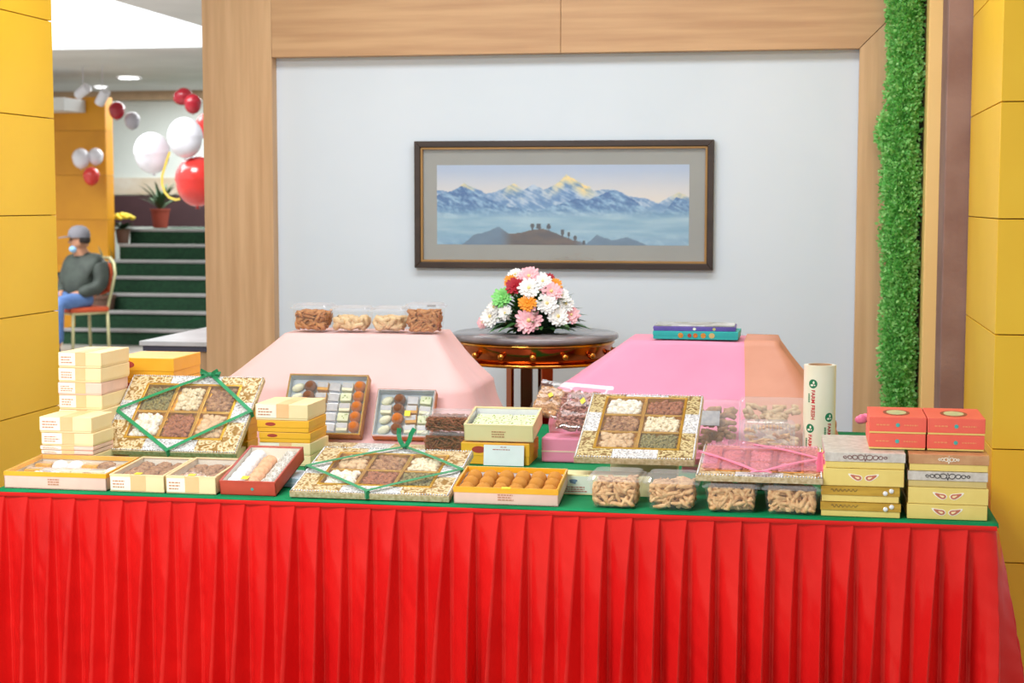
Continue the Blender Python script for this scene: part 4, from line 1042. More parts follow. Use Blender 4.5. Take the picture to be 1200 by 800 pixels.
# turquoise and purple boxes on the rose mound
tz = 1.0835
def flatbox(label, M, w, d, h, m, marks):
    t = thing('flat_box', label, 'box', M, 'flat boxes on the rose pink stand')
    G().box(-w / 2, w / 2, 0, d, 0, h * .55).obj('base', m, t, bevel=.001)
    G().box(-w / 2 - .001, w / 2 + .001, -.001, d + .001, h * .45, h).obj('lid', m, t, bevel=.001)
    for k, (x, r, mm) in enumerate(marks): G().poly([(x + r * math.cos(a), -.0018, h * .5 + min(r, h * .34) * math.sin(a)) for a in [2 * math.pi * j / 14 for j in range(14)]], (0, .0009, 0)).obj('printed_mark', mm, t)
    return t
tq = mat('turquoise_card', (40, 182, 178), .45, vscale=9)
flatbox('turquoise flat box with small printed sweets on the rose stand', T(-.318, 4.955, tz) @ Rz(-1), .258, .16, .024, tq, [(-.045, .008, lad_y), (-.018, .006, maroon_ink), (0, .007, lad_o), (.024, .008, lad_y), (.05, .009, tan_card)])
flatbox('purple flat box lying on the turquoise box', T(-.322, 4.968, tz + .0245) @ Rz(1.2), .250, .15, .013, mat('purple_card', (118, 92, 180), .45, var=(96, 74, 150), vscale=14), [(.0, .005, ivory_card), (.06, .005, tan_card)])
G().box(-.122, .122, .002, .148, .0131, .0175).obj('clear_wrap', mat('pale_grey_wrap', (206, 208, 210), .3, var=(150, 150, 140), vscale=25), bpy.data.objects['flat_box.001'], bevel=.002)

# ------------------------------------------------------------------ film roll with printed lettering
RX, RY, RR, RH = .0535, 4.59, .0445, .293
roll = thing('film_roll', 'tall cream film roll with red lettering and green emblems', 'roll', T(RX, RY, Zt) @ Rx(0))
prof = [(RR - .012, 0), (RR, 0), (RR, RH), (RR - .012, RH)]
G().lathe(prof, 48, cap=False).obj('film_winding', mat('cream_film', (246, 240, 216), .3, var=(240, 232, 204), vscale=6, coat=.3), roll, smooth=False)
G().lathe([(RR - .016, .002), (RR - .012, .002), (RR - .012, RH + .001), (RR - .016, RH + .001), (RR - .016, .002)], 40, cap=False).obj('cardboard_core', mat('brown_core', (170, 130, 92), .7), roll)
for p in roll.children[0].data.polygons: p.use_smooth = abs(p.normal.z) < .5
def bend_on_roll(g_or_me, ang, zc, name, m, lift=.0007):
    """u runs down the roll, v around it"""
    vs_, fs = g_or_me
    out = []
    for (u, v) in vs_:
        a = ang + v / RR
        out.append(((RR + lift) * math.sin(a), -(RR + lift) * math.cos(a), zc - u))
    G().add(out, fs).obj(name, m, roll)
def text_mesh(s, size):
    cu = bpy.data.curves.new('t', 'FONT'); cu.body = s; cu.size = size; cu.resolution_u = 2; cu.offset = .0004
    ob = bpy.data.objects.new('t', cu); C.objects.link(ob)
    dg = bpy.context.evaluated_depsgraph_get(); me = bpy.data.meshes.new_from_object(ob.evaluated_get(dg))
    r = ([(v.co.x, v.co.y) for v in me.vertices], [list(p.vertices) for p in me.polygons])
    bpy.data.objects.remove(ob); bpy.data.meshes.remove(me); bpy.data.curves.remove(cu)
    return r
red_ink = mat('red_ink', (206, 34, 44), .5); green_ink = mat('green_ink', (16, 130, 84), .5)
def logo(ang, zc):
    r = .0125
    c = [(0, 0)] + [(r * math.cos(a), r * math.sin(a)) for a in [2 * math.pi * k / 28 for k in range(28)]]
    bend_on_roll((c, [[0, k + 1, (k + 1) % 28 + 1] for k in range(28)]), ang, zc, 'emblem_disc', green_ink)
    for (cu, cv, ru, rv) in ((-.0035, .002, .0042, .0028), (.004, -.003, .003, .0045), (.004, .005, .002, .002)):
        c = [(cu, cv)] + [(cu + ru * math.cos(a), cv + rv * math.sin(a)) for a in [2 * math.pi * k / 14 for k in range(14)]]
        bend_on_roll((c, [[0, k + 1, (k + 1) % 14 + 1] for k in range(14)]), ang, zc, 'emblem_leaf', ivory_card, .0011)
    tm = text_mesh('FARM FRESH', .0150)
    bend_on_roll(([(x + .017, y - .004) for x, y in tm[0]], tm[1]), ang, zc, 'red_lettering', red_ink)
    vs2, fs2 = [], []
    for k in range(6):
        u0 = .028 + .0042 * k; n0 = len(vs2); vs2 += [(u0, -.0145), (u0 + .003, -.0145), (u0 + .003, -.0095 + .001 * (k % 2)), (u0, -.0095)]; fs2.append([n0, n0 + 1, n0 + 2, n0 + 3])
    bend_on_roll((vs2, fs2), ang, zc, 'green_lettering', green_ink)
toc = math.atan2(-(0 - RX), RY)     # slight turn towards the viewer
for a, zc in ((-.45, .243), (.62, .150), (-.62, .118), (.55, .275)): logo(a + toc, zc) if zc < .27 else None

# pink paper flowers behind the coral boxes
pfw = thing('paper_flower', 'small pink and orange paper flower behind the coral boxes', 'flower', T(.175, 4.32, ZG - .02))
for k in range(9):
    a = k * 2.4; rr = .006 + .0035 * k
    G().ball((rr * math.cos(a), rr * .5 * math.sin(a), .045 + .003 * math.sin(k)), (.013, .008, .011), rot=Matrix.Rotation(a, 3, 'Y')).obj('petal', [pink_rib, mat('orange_petal', (250, 160, 70), .6)][k % 3 == 0], pfw, smooth=True)
G().tube([(0, 0, -ZG + .02 + TZ + .002), (0, 0, .045)], .003, 6).obj('stem', pist, pfw)
# ------------------------------------------------------------------ round marble table
RTX, RTY, RTZ = at(627, 388, Y=5.82).x, 5.82, 1.028
rt = thing('round_table', 'round brass table with a dark marble top against the wall', 'table', T(RTX, RTY, 0))
marble = mat('grey_marble', (92, 86, 92), .14, var=(150, 142, 146), vscale=5, detail=9)
brass = mat('polished_brass', (216, 150, 70), .1, 1.0, var=(204, 132, 58), vscale=3)
copper = mat('polished_copper', (190, 104, 60), .14, 1.0, var=(176, 92, 50), vscale=3)
r_ = .305
G().lathe([(0, RTZ - .024), (r_ - .012, RTZ - .024), (r_ - .002, RTZ - .018), (r_, RTZ - .012), (r_ - .003, RTZ - .003), (r_ - .01, RTZ), (0, RTZ)], 72, cap=False).obj('marble_top', marble, rt, smooth=True)
G().lathe([(r_ - .022, RTZ - .024), (r_ - .022, RTZ - .105), (r_ - .06, RTZ - .105)], 72, cap=False).obj('drum', copper, rt, smooth=True)
for z_ in (RTZ - .031, RTZ - .099):
    G().tube([((r_ - .020) * math.cos(a), (r_ - .020) * math.sin(a), z_) for a in [2 * math.pi * k / 72 for k in range(72)]], .0065, 8, closed=True).obj('brass_ring', brass, rt, smooth=True)
for k in range(16):
    a = 2 * math.pi * (k + .35) / 16
    s_o = G().ball(((r_ - .014) * math.cos(a), (r_ - .014) * math.sin(a), RTZ - .066), .0125).obj('stud', brass, rt, smooth=True)
    G().lathe([(.0, 0), (.012, 0), (.012, .006), (.007, .008), (.007, .014)], 16, M=T((r_ - .023) * math.cos(a), (r_ - .023) * math.sin(a), RTZ - .066) @ Matrix.Rotation(a, 4, 'Z') @ Ry(90)).obj('stud_seat', copper, rt, smooth=True)
for k, a in enumerate((215, 262, 305, 80)):
    G().box(-.022, .022, -.006, .006, .02, RTZ - .10, M=Rz(a + 90) @ T(0, -.10, 0)).obj('leg', copper if k % 2 == 0 else mat('dark_bronze', (96, 66, 44), .2, .9), rt, bevel=.002)
G().lathe([(0, 0), (.2, 0), (.2, .015), (.18, .025), (0, .025)], 48, cap=False).obj('base', brass, rt, smooth=True)

# ------------------------------------------------------------------ bouquet
bq = thing('flower_bouquet', 'domed bouquet of white, pink, red and orange chrysanthemums', 'bouquet', T(RTX, RTY, RTZ + .001))
bqz = RTZ + .001
fl_m = {'w': mat('white_petal', (250, 250, 248), .6, vscale=40), 'p': mat('pink_petal', (248, 180, 192), .6, var=(250, 206, 210), vscale=60), 'o': mat('orange_flower', (250, 160, 40), .6), 'r': mat('crimson_petal', (176, 18, 44), .6), 'g': mat('lime_petal', (120, 206, 110), .6, var=(150, 222, 130), vscale=60)}
fl_n = {'w': 'white chrysanthemum', 'p': 'pink chrysanthemum', 'o': 'orange chrysanthemum', 'r': 'crimson flower', 'g': 'lime green flower'}
def flower(c, direction, r, kind, seed):
    rnd = random.Random(seed); g = G(); direction = direction.normalized()
    q = Vector((0, 0, 1)).rotation_difference(direction).to_matrix().to_4x4()
    rings = ((1.0, 16, .18), (.85, 15, .42), (.65, 12, .75), (.45, 9, 1.05), (.28, 6, 1.3))
    for ri, (f, n, el) in enumerate(rings):
        for k in range(n):
            a = 2 * math.pi * (k + rnd.uniform(-.2, .2)) / n + ri * .3; L = r * f * rnd.uniform(.88, 1.08); e = el + rnd.uniform(-.1, .1)
            ax = Vector((math.cos(a), math.sin(a), 0)); sd = Vector((-math.sin(a), math.cos(a), 0)); wd = r * .15
            pts = []
            for j, (t_, ww) in enumerate(((.1, .5), (.5, 1), (.85, .95), (1.0, .35))):
                p = ax * (L * t_ * math.cos(e * (1 - .3 * t_))) + Vector((0, 0, L * t_ * math.sin(e) * (1 - .35 * t_)))
                pts.append((p - sd * wd * ww, p + Vector((0, 0, -wd * .3)), p + sd * wd * ww))
            vs_ = [v for row in pts for v in row]
            g.add(vs_, [[j * 3 + i, j * 3 + i + 1, j * 3 + i + 4, j * 3 + i + 3] for j in range(3) for i in range(2)], T(*c) @ q)
    o = g.obj('flower', fl_m[kind], bq, smooth=True); o['label'] = fl_n[kind]
    G().ball(Vector(c) + direction * r * .16, r * .16, hi=False).obj('flower_centre', mat('cream_centre', (246, 226, 150), .6) if kind in 'wp' else fl_m[kind], o, smooth=True)
cx0, cy0 = 621, 392
for k, (px, py, pr, kd) in enumerate(((620, 376, 16, 'p'), (618, 355, 11, 'o'), (620, 338, 13, 'w'), (603, 335, 11, 'r'), (588, 349, 13, 'g'), (592, 367, 9, 'w'), (575, 371, 13, 'w'), (566, 378, 8, 'p'), (641, 356, 13, 'w'), (654, 371, 13, 'w'),
                                      (646, 342, 13, 'p'), (636, 330, 11, 'w'), (620, 324, 13, 'p'), (643, 327, 8, 'r'), (650, 334, 9, 'o'), (669, 369, 11, 'p'), (663, 356, 10, 'w'), (598, 329, 8, 'o'), (579, 360, 9, 'w'), (604, 322, 9, 'w'), (658, 346, 9, 'w'))):
    nx_ = (px - cx0) / 58; nz_ = (cy0 - py) / 74
    dp = math.sqrt(max(0.02, 1 - min(.98, nx_ * nx_ + nz_ * nz_)))
    Y = RTY - .13 * dp
    p = at(px, py, Y=Y); loc = p - Vector((RTX, RTY, bqz))
    flower(loc, Vector((nx_ * .55, -1, nz_ * .45 + .25)), pr * Y / F_PX * 1.08, kd, k)
for k in range(14):                                   # flowers round the back
    a = R(15 + k * 12); rr = .145 - .05 * (k % 2); zz = .06 + .09 * (k % 2)
    flower(Vector((rr * math.cos(a), rr * .8 * math.sin(a) + .01, zz)), Vector((math.cos(a), math.sin(a), .6)), .033, 'wpwgwo'[k % 6], 100 + k)
leaf_m = mat('bouquet_leaf', (40, 84, 40), .5, var=(66, 120, 52), vscale=20)
rnd = random.Random(4)
def leaf(c, d, L, wd, name, m, parent, up=Vector((0, 0, 1))):
    d = d.normalized(); s = d.cross(up); s = s.normalized() if s.length > .01 else Vector((1, 0, 0)); n = s.cross(d)
    rows = [(0, .15, 0), (.3, .9, .06), (.6, 1.0, .05), (.85, .6, -.02), (1, .05, -.1)]
    vs_ = []
    for t_, ww, b in rows:
        p = Vector(c) + d * L * t_ + n * L * b
        vs_ += [p - s * wd * ww, p - n * wd * .25 * ww, p + s * wd * ww]
    return G().add(vs_, [[j * 3 + i, j * 3 + i + 1, j * 3 + i + 4, j * 3 + i + 3] for j in range(4) for i in range(2)]).obj(name, m, parent, smooth=True)
for k in range(120):
    a = rnd.uniform(0, 2 * math.pi); el = rnd.uniform(.0, 1.2); d = Vector((math.cos(a) * math.cos(el), math.sin(a) * math.cos(el), math.sin(el) * .9 + .02))
    c = d * .05 + Vector((0, 0, .012)); c.y *= .8
    leaf(c, d, rnd.uniform(.10, .15) if el > .2 else rnd.uniform(.11, .17), rnd.uniform(.010, .018), 'leaf', leaf_m, bq)
for k in range(34):
    a = 2 * math.pi * k / 34 + rnd.uniform(-.1, .1); leaf((.07 * math.cos(a), .06 * math.sin(a), .012), Vector((math.cos(a), math.sin(a) * .8, rnd.uniform(.0, .25))), rnd.uniform(.08, .125), rnd.uniform(.010, .016), 'leaf', leaf_m, bq)
G().lathe([(.0, 0), (.07, 0), (.085, .03), (.06, .06), (0, .07)], 24, cap=False).obj('foam_base', mat('dark_green_foam', (30, 60, 34), .9), bq, smooth=True)

# ------------------------------------------------------------------ framed painting
px0, px1, pz0, pz1 = -1.530, -.342, 1.238, 1.742
pic = thing('framed_painting', 'framed mountain landscape painting hanging on the white wall', 'picture', T((px0 + px1) / 2, 6.359, pz0))
W_, H_ = px1 - px0, pz1 - pz0
def frame(name, m, x, z0, z1, wd, y0, y1, bevel=.002):
    g = G()
    for pts in ([(-x, z0), (x, z0), (x - wd, z0 + wd), (-x + wd, z0 + wd)], [(-x, z1), (-x + wd, z1 - wd), (x - wd, z1 - wd), (x, z1)], [(-x, z0), (-x + wd, z0 + wd), (-x + wd, z1 - wd), (-x, z1)], [(x, z0), (x, z1), (x - wd, z1 - wd), (x - wd, z0 + wd)]):
        g.poly([(a, y1, b) for a, b in pts], (0, y0 - y1, 0))
    return g.obj(name, m, pic, bevel=bevel)
frame('outer_frame', mat('dark_walnut', (62, 46, 38), .4, var=(48, 34, 28), vscale=8, stretch=(.5, 3, 3)), W_ / 2, 0, H_, .024, -.030, -.002)
frame('gold_slip', mat('antique_gold', (168, 128, 76), .4, .4), W_ / 2 - .0245, .0245, H_ - .0245, .009, -.024, -.003, .001)
G().box(-W_ / 2 + .03, W_ / 2 - .03, -.009, -.004, .03, H_ - .03).obj('mount_board', mat('grey_mount', (158, 160, 156), .8, vscale=2), pic)
# the painted picture: a colour field evaluated on a fine grid (flat print)
ax0 = (at(512, 200, Y=6.35).x - (px0 + px1) / 2); ax1 = (at(808, 200, Y=6.35).x - (px0 + px1) / 2)
az0 = at(660, 287, Y=6.35).z - pz0; az1 = at(660, 193, Y=6.35).z - pz0
def mixc(a, b, t): t = max(0, min(1, t)); return tuple(x + (y - x) * t for x, y in zip(a, b))
def fb(x, y, s, o=4):
    v = 0; a = .5
    for k in range(o): v += a * noise.noise((x * s, y * s, 1.7 * k)); a *= .5; s *= 2
    return v
def ridge(u, pts):
    for (a, ya), (b, yb) in zip(pts, pts[1:]):
        if a <= u <= b: return ya + (yb - ya) * (u - a) / (b - a)
    return pts[-1][1]
FARR = [(0, .68), (.06, .66), (.11, .77), (.16, .70), (.2, .64), (.27, .70), (.31, .77), (.35, .69), (.39, .76), (.43, .69), (.48, .76), (.52, .88), (.56, .80), (.59, .74), (.61, .74), (.625, .68), (.70, .70), (.76, .62), (.83, .58), (.88, .52), (.92, .60), (.96, .66), (1, .60)]
MIDR = [(0, .62), (.04, .66), (.1, .74), (.18, .60), (.3, .48), (.4, .40), (.47, .50), (.55, .58), (.6, .55), (.7, .68), (.78, .58), (.85, .42), (.9, .40), (.95, .60), (1, .54)]
LOWR = [(0, -.1), (.1, .0), (.15, .12), (.2, .16), (.25, .23), (.29, .14), (.34, .15), (.38, .19), (.43, .20), (.47, .16), (.52, .09), (.6, .02), (.64, .13), (.7, .06), (.76, .10), (.82, .03), (.9, -.1), (1, -.1)]
def paint(u, v):
    sky = mixc((206, 214, 234), (176, 196, 226), v * 1.2 - .2 + .3 * fb(u, v, 3)); sky = mixc((232, 226, 220), sky, (v - .55) * 2.6)
    c = sky
    fr = ridge(u, FARR) + .025 * fb(u, 0, 20)
    if v < fr:
        sn = 1.2 * fb(u * 3, v, 9) + 1.1 * fb(u * 3 + v * 1.5, v * .5, 20)
        c = mixc((84, 136, 194), (186, 208, 232), .45 + 1.5 * sn + (v - .55))
        gl = math.exp(-((u - .54) / .07) ** 2) + math.exp(-((u - .115) / .03) ** 2) * .8 + math.exp(-((u - .305) / .03) ** 2) * .7 + math.exp(-((u - .595) / .02) ** 2) * .6 + math.exp(-((u - .965) / .03) ** 2) * .5
        c = mixc(c, (252, 226, 150), gl * max(0, (v - fr + .17) / .14) * (.75 + sn))
    mr = ridge(u, MIDR) + .05 * fb(u, 5, 9)
    if v < mr:
        sn = fb(u * 4 + v * 2, v * 2, 6)
        c = mixc((46, 104, 170), (150, 192, 226), .35 + 2.0 * sn + 1.2 * fb(u * 4 + v, v * 1.2, 22))
    hz = math.exp(-((v - .30) / .14) ** 2) + (.75 if v < .3 else 0)
    c = mixc(c, mixc((172, 206, 224), (128, 176, 206), .5 + 1.6 * fb(u * 1.5, v * 4, 3)), min(.95, hz))
    lr = ridge(u, LOWR) + .02 * fb(u, 8, 30)
    if v < lr:
        hb_ = max(0, min(1, (u - .255) / .05)) * max(0, min(1, (.60 - u) / .05))
        c = mixc(mixc((74, 104, 136), (96, 128, 158), .5 + fb(u, v, 12)), mixc((70, 66, 72), (104, 84, 74), .5 + 1.5 * fb(u, v, 12)), hb_)
        c = mixc(c, (134, 170, 196), max(0, .28 - (lr - v) * .9) * .9 * (1 - hb_))
    for tu, th, tw in ((.385, .27, .008), (.41, .265, .008), (.45, .265, .007), (.505, .19, .007), (.53, .165, .005), (.555, .12, .005), (.59, .06, .004)):
        b_ = ridge(tu, LOWR)
        if b_ - .02 < v < th and abs(u - tu) < tw * (.6 + .6 * abs(noise.noise((v * 40, tu * 50, 0)))) * (1.3 if v > th - .06 else .5): c = (64, 66, 74)
    return c
NU, NV = 300, 96
vs_ = [(ax0 + (ax1 - ax0) * i / NU, -.0098, az0 + (az1 - az0) * j / NV) for j in range(NV + 1) for i in range(NU + 1)]
fs = [[j * (NU + 1) + i, j * (NU + 1) + i + 1, (j + 1) * (NU + 1) + i + 1, (j + 1) * (NU + 1) + i] for j in range(NV) for i in range(NU)]
pm = bpy.data.materials.new('painted_landscape'); pm.use_nodes = True
po = G().add(vs_, fs).obj('painted_picture', pm, pic)
ca = po.data.color_attributes.new('paint', 'FLOAT_COLOR', 'POINT')
for j in range(NV + 1):
    for i in range(NU + 1):
        ca.data[j * (NU + 1) + i].color = lin(paint(i / NU, j / NV)) + (1,)
at_n = pm.node_tree.nodes.new('ShaderNodeAttribute'); at_n.attribute_name = 'paint'
pm.node_tree.links.new(at_n.outputs['Color'], pm.node_tree.nodes['Principled BSDF'].inputs['Base Color']); pm.node_tree.nodes['Principled BSDF'].inputs['Roughness'].default_value = .6
G().box(-W_ / 2 + .033, W_ / 2 - .033, -.0150, -.0142, .033, H_ - .033).obj('glass_pane', clear_mat('picture_glass', haze=.01, gloss=.06, rough=.03), pic)
nl = thing('name_plate', 'small white name plate below the framed painting', 'plate', T(at(619, 319, Y=6.35).x, 6.3595, at(619, 321, Y=6.35).z))
G().box(-.03, .03, -.003, -.0005, 0, .012).obj('plate', white_card, nl, bevel=.0005); G().box(-.02, .02, -.0033, -.003, .005, .007).obj('print', mat('grey_ink', (120, 120, 120), .6), nl)

# ------------------------------------------------------------------ artificial greenery column
gcx0, gcx1 = .275, .432
gcol = thing('greenery_column', 'tall column of artificial boxwood leaves on the oak frame', 'greenery', T(0, 6.29, 0))
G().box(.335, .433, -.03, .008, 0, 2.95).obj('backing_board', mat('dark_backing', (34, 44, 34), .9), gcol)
leafg = [mat('boxwood_light', (190, 244, 166), .5, var=(160, 230, 138), vscale=30, trans=.35), mat('boxwood_dark', (140, 220, 124), .5, var=(110, 196, 98), vscale=30, trans=.35)]
rnd = random.Random(9)
gl_ = [G(), G()]
for k in range(17000):
    z_ = rnd.uniform(.55, 2.75)
    wob = .022 * noise.noise((z_ * 2.3, 0, 0)) + .012 * noise.noise((z_ * 7, 3, 0)) + .028 * math.exp(-((z_ - 1.76) / .08) ** 2)
    xl = gcx0 + .022 - wob + (2.2 - z_) * -.0; xr = gcx1 - .012 + .012 * noise.noise((z_ * 9, 7, 0))
    u = rnd.random(); a = math.pi * u
    dep = .075 * math.sin(a) ** .6 * (1 + .3 * noise.noise((z_ * 14, u * 5, 0)))
    x = xl + (xr - xl) * u + rnd.uniform(-.01, .01); y = -.03 - dep * rnd.uniform(.55, 1.0) + rnd.uniform(-.006, .006)
    d = Vector((math.cos(math.pi - a) * .9 + rnd.gauss(0, .5), -math.sin(a) + rnd.gauss(0, .5), rnd.gauss(.25, .55))).normalized()
    s = d.cross(Vector((rnd.gauss(0, 1), rnd.gauss(0, 1), rnd.gauss(0, 1))))
    if s.length < .05: continue
    s.normalize(); L = rnd.uniform(.011, .019); wd = L * .40; p = Vector((x, y, z_)); n = d.cross(s)
    gl_[0 if rnd.random() < .55 else 1].add([p, p + d * L * .5 + s * wd, p + d * L + n * L * .12, p + d * L * .5 - s * wd], [[0, 1, 2], [0, 2, 3]])
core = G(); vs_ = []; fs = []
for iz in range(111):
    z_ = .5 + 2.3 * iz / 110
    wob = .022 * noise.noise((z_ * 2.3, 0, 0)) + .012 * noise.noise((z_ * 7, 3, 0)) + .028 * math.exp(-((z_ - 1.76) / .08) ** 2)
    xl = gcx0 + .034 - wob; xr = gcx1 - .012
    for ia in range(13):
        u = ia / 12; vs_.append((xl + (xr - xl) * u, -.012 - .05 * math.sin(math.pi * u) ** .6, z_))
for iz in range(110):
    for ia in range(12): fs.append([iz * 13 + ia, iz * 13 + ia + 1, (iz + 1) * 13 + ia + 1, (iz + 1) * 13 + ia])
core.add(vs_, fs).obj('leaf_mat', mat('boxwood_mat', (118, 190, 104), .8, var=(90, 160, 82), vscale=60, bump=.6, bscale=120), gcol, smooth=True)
for gg, mm in zip(gl_, leafg):
    o = gg.obj('foliage', mm, gcol); o['kind'] = 'stuff'
G().box(.0, .0, 0, 0, 0, 0) 

# ------------------------------------------------------------------ far hall things
def balloon(label, c, r, m, group, tilt=(0, 0)):
    t = thing('balloon', label, 'balloon', T(*c) @ Rx(tilt[0]) @ Ry(tilt[1]), group)
    prof = [(r * math.sin(a) * (1 - .10 * (1 - math.cos(math.pi - a)) * .5 if a > math.pi / 2 else 1), r * math.cos(a) * (1.08 if a < math.pi / 2 else 1.2)) for a in [math.pi * k / 28 for k in range(29)]]
    prof = [(max(0, x), z) for x, z in prof][::-1]
    G().lathe(prof, 36, cap=False).obj('skin', m, t, smooth=True)
    G().lathe([(.0, -1.19 * r), (.10 * r, -1.30 * r), (.02 * r, -1.18 * r)], 12, cap=False).obj('knot', m, t, smooth=True)
    return t
bw = mat('white_balloon', (240, 238, 246), .22, coat=.3); br = mat('red_balloon', (226, 58, 52), .18, coat=.4); bd = mat('crimson_balloon', (178, 24, 44), .2, coat=.3); bgry = mat('silver_balloon', (196, 190, 200), .25)
gb = 'balloons beside the oak frame'; gb2 = 'balloons in the far hall'
balloon('large white balloon at the edge of the oak frame', at(217, 160, Y=11.5), .132, bw, gb)
balloon('large glossy red balloon below the large white balloon', at(231, 211, Y=11.6), .165, br, gb)
balloon('white balloon left of the large white balloon', at(178, 178, Y=11.9), .140, bw, gb, (10, 0))
balloon('red balloon peeking from behind the oak frame', at(243, 147, Y=11.9), .09, br, gb)
balloon('crimson balloon under the beam, upper of two', at(215, 113, Y=15.2), .085, bd, gb2, (0, 70))
balloon('crimson balloon under the beam, lower of two', at(226, 121, Y=15.0), .085, bd, gb2)
balloon('crimson balloon near the ochre column top', at(137, 129, Y=16.9), .088, bd, gb2)
balloon('silver grey balloon right of the single crimson balloon', at(155, 141, Y=17.0), .085, bgry, gb2)
balloon('small white balloon on the ochre column, left one', at(95, 185, Y=17.05), .100, bw, gb2)
balloon('small white balloon on the ochre column, right one', at(112, 183, Y=17.12), .085, bw, gb2)
balloon('small red balloon on the ochre column', at(107, 206, Y=17.0), .092, br, gb2)
# yellow curling ribbon beside the red balloon
pts = [at(x, y, Y=11.42) for x, y in ((199, 178), (196, 186), (193, 196), (190, 206), (190, 216), (193, 225), (198, 231), (206, 234), (211, 233))]
o = G().strip(pts, (0.3, -1, 0), .018, .002).obj('curling_ribbon', mat('gold_ribbon', (238, 206, 90), .35)); tag(o, 'yellow curling ribbon hanging between the near balloons', 'ribbon')

# downlights and spot lights
lampm = bpy.data.materials.new('lamp_glow'); lampm.use_nodes = True
ln = lampm.node_tree; em = ln.nodes.new('ShaderNodeEmission'); em.inputs[1].default_value = 6.0; ln.links.new(em.outputs[0], ln.nodes['Material Output'].inputs[0])
for k, (px, py, r, lab) in enumerate(((151, 91, .135, 'larger round ceiling downlight over the stairs'), (118, 102, .085, 'smaller round ceiling downlight near the ochre column'))):
    p = at(px, py, Z=2.945); p.y = min(p.y, 20.1)
    t = thing('downlight', lab, 'downlight', T(p.x, p.y, 2.945), 'ceiling downlights')
    G().lathe([(r * .9, 0), (r * 1.12, 0), (r * 1.12, -.012), (r * .95, -.014), (r * .9, 0)], 28, cap=False).obj('trim_ring', bw, t, smooth=True)
    G().lathe([(0, -.008), (r * .93, -.008), (r * .93, -.004), (0, -.004)], 28, cap=False).obj('diffuser', lampm, t)
for k, (px, py, yaw, lab) in enumerate(((97, 107, 60, 'white spotlight at the grey ceiling box, left one'), (120, 114, 40, 'white spotlight beside the left spotlight'))):
    p = at(px, py, Y=16.4)
    t = thing('spotlight', lab, 'spotlight', T(*p), 'white track spotlights')
    G().lathe([(.0, -.085), (.052, -.085), (.055, .08), (.04, .09), (0, .09)], 20, M=Ry(yaw) @ Rx(20)).obj('can', bw, t, smooth=False)
    G().tube([(0, 0, .03), (0, .01, 2.945 - p.z)], .004, 6).obj('stem', bgry, t)

# plants by the stairs
def potted(label, base, pot_r, pot_h, potm, kind):
    t = thing('potted_plant', label, 'plant', T(*base), 'potted plants by the far stairs')
    G().lathe([(0, 0), (pot_r * .72, 0), (pot_r, pot_h * .92), (pot_r * 1.08, pot_h * .92), (pot_r * 1.08, pot_h), (pot_r * .95, pot_h), (pot_r * .9, pot_h * .9), (0, pot_h * .9)], 24, cap=False).obj('pot', potm, t, smooth=False)
    rnd = random.Random(kind)
    if kind == 'mum':
        for k in range(26):
            a = k * 2.4; rr = .014 * math.sqrt(k) * 1.9; 
            G().ball((rr * math.cos(a), rr * math.sin(a), pot_h + .17 - rr * rr * 3), (.035, .035, .022), hi=False).obj('blossom', mat('yellow_blossom', (236, 208, 40), .6), t, smooth=True)
        for k in range(30):
            a = k * 1.7; d = Vector((math.cos(a), math.sin(a), .5 + .4 * math.sin(k * 3))); leaf((0, 0, pot_h * .9), d, .17, .02, 'leaf', mat('dark_leaf', (40, 70, 36), .6), t)
    elif kind == 'palm':
        for k in range(26):
            a = k * 2.4; el = .5 + .9 * rnd.random(); d = Vector((math.cos(a) * math.cos(el), math.sin(a) * math.cos(el), math.sin(el))); leaf((0, 0, pot_h * .9), d, rnd.uniform(.25, .45), .022, 'frond', mat('palm_leaf', (62, 92, 58), .6), t)
    else:
        for k in range(9):
            a = k * 2.4; d = Vector((math.cos(a) * .25, math.sin(a) * .25, 1)); leaf((.03 * math.cos(a), .03 * math.sin(a), pot_h * .9), d, rnd.uniform(.35, .72), .03, 'blade', mat('snake_leaf', (52, 66, 44), .6, var=(92, 104, 62), vscale=14), t, up=Vector((math.sin(a), math.cos(a), .2)))
    return t
terra = mat('terracotta', (166, 70, 52), .7); brownpot = mat('brown_pot', (110, 78, 62), .7)
p = at(145, 287, Y=17.68); potted('yellow flowering plant in a brown pot on the far stairs', (p.x, 17.66, 1.021), .085, .17, brownpot, 'mum')
p = at(188, 268, Y=18.6); potted('leafy plant in a large red pot at the head of the stairs', (p.x, 18.6, 1.188), .115, .23, terra, 'palm')
p = at(117, 300, Y=16.5); potted('dark snake plant beside the ochre column and chair', (p.x, 16.5, 0), .15, .5, brownpot, 'snake')

# chair with a seated person, far hall
ang = math.atan2(-.80, -.60)
MC = T(-7.13, 15.25, 0) @ Matrix.Rotation(ang, 4, 'Z')       # local +x = forward, +y = the sitter's left
ch = thing('banquet_chair', 'cream framed banquet chair with orange seat in the far hall', 'chair', MC)
cf = mat('cream_gold_frame', (206, 200, 150), .35, .2); cs = mat('orange_seat', (206, 84, 44), .7)
G().box(-.20, .22, -.21, .21, .405, .455).obj('seat', cs, ch, bevel=.015)
for x, y in ((.19, -.19), (.19, .19), (-.19, -.19), (-.19, .19)): G().tube([(x * 1.05, y, 0), (x, y, .41)], .015, 8).obj('leg', cf, ch, smooth=True)
fr = [(-.19, s * .19, .41) for s in (0,)]
bp = [(-.185, -.19, .41), (-.215, -.185, .52), (-.245, -.20, .66), (-.275, -.205, .78), (-.285, -.17, .88), (-.29, -.08, .935), (-.29, .08, .935), (-.285, .17, .88), (-.275, .205, .78), (-.245, .20, .66), (-.215, .185, .52), (-.185, .19, .41)]
G().tube(bp, .016, 8).obj('back_frame', cf, ch, smooth=True)
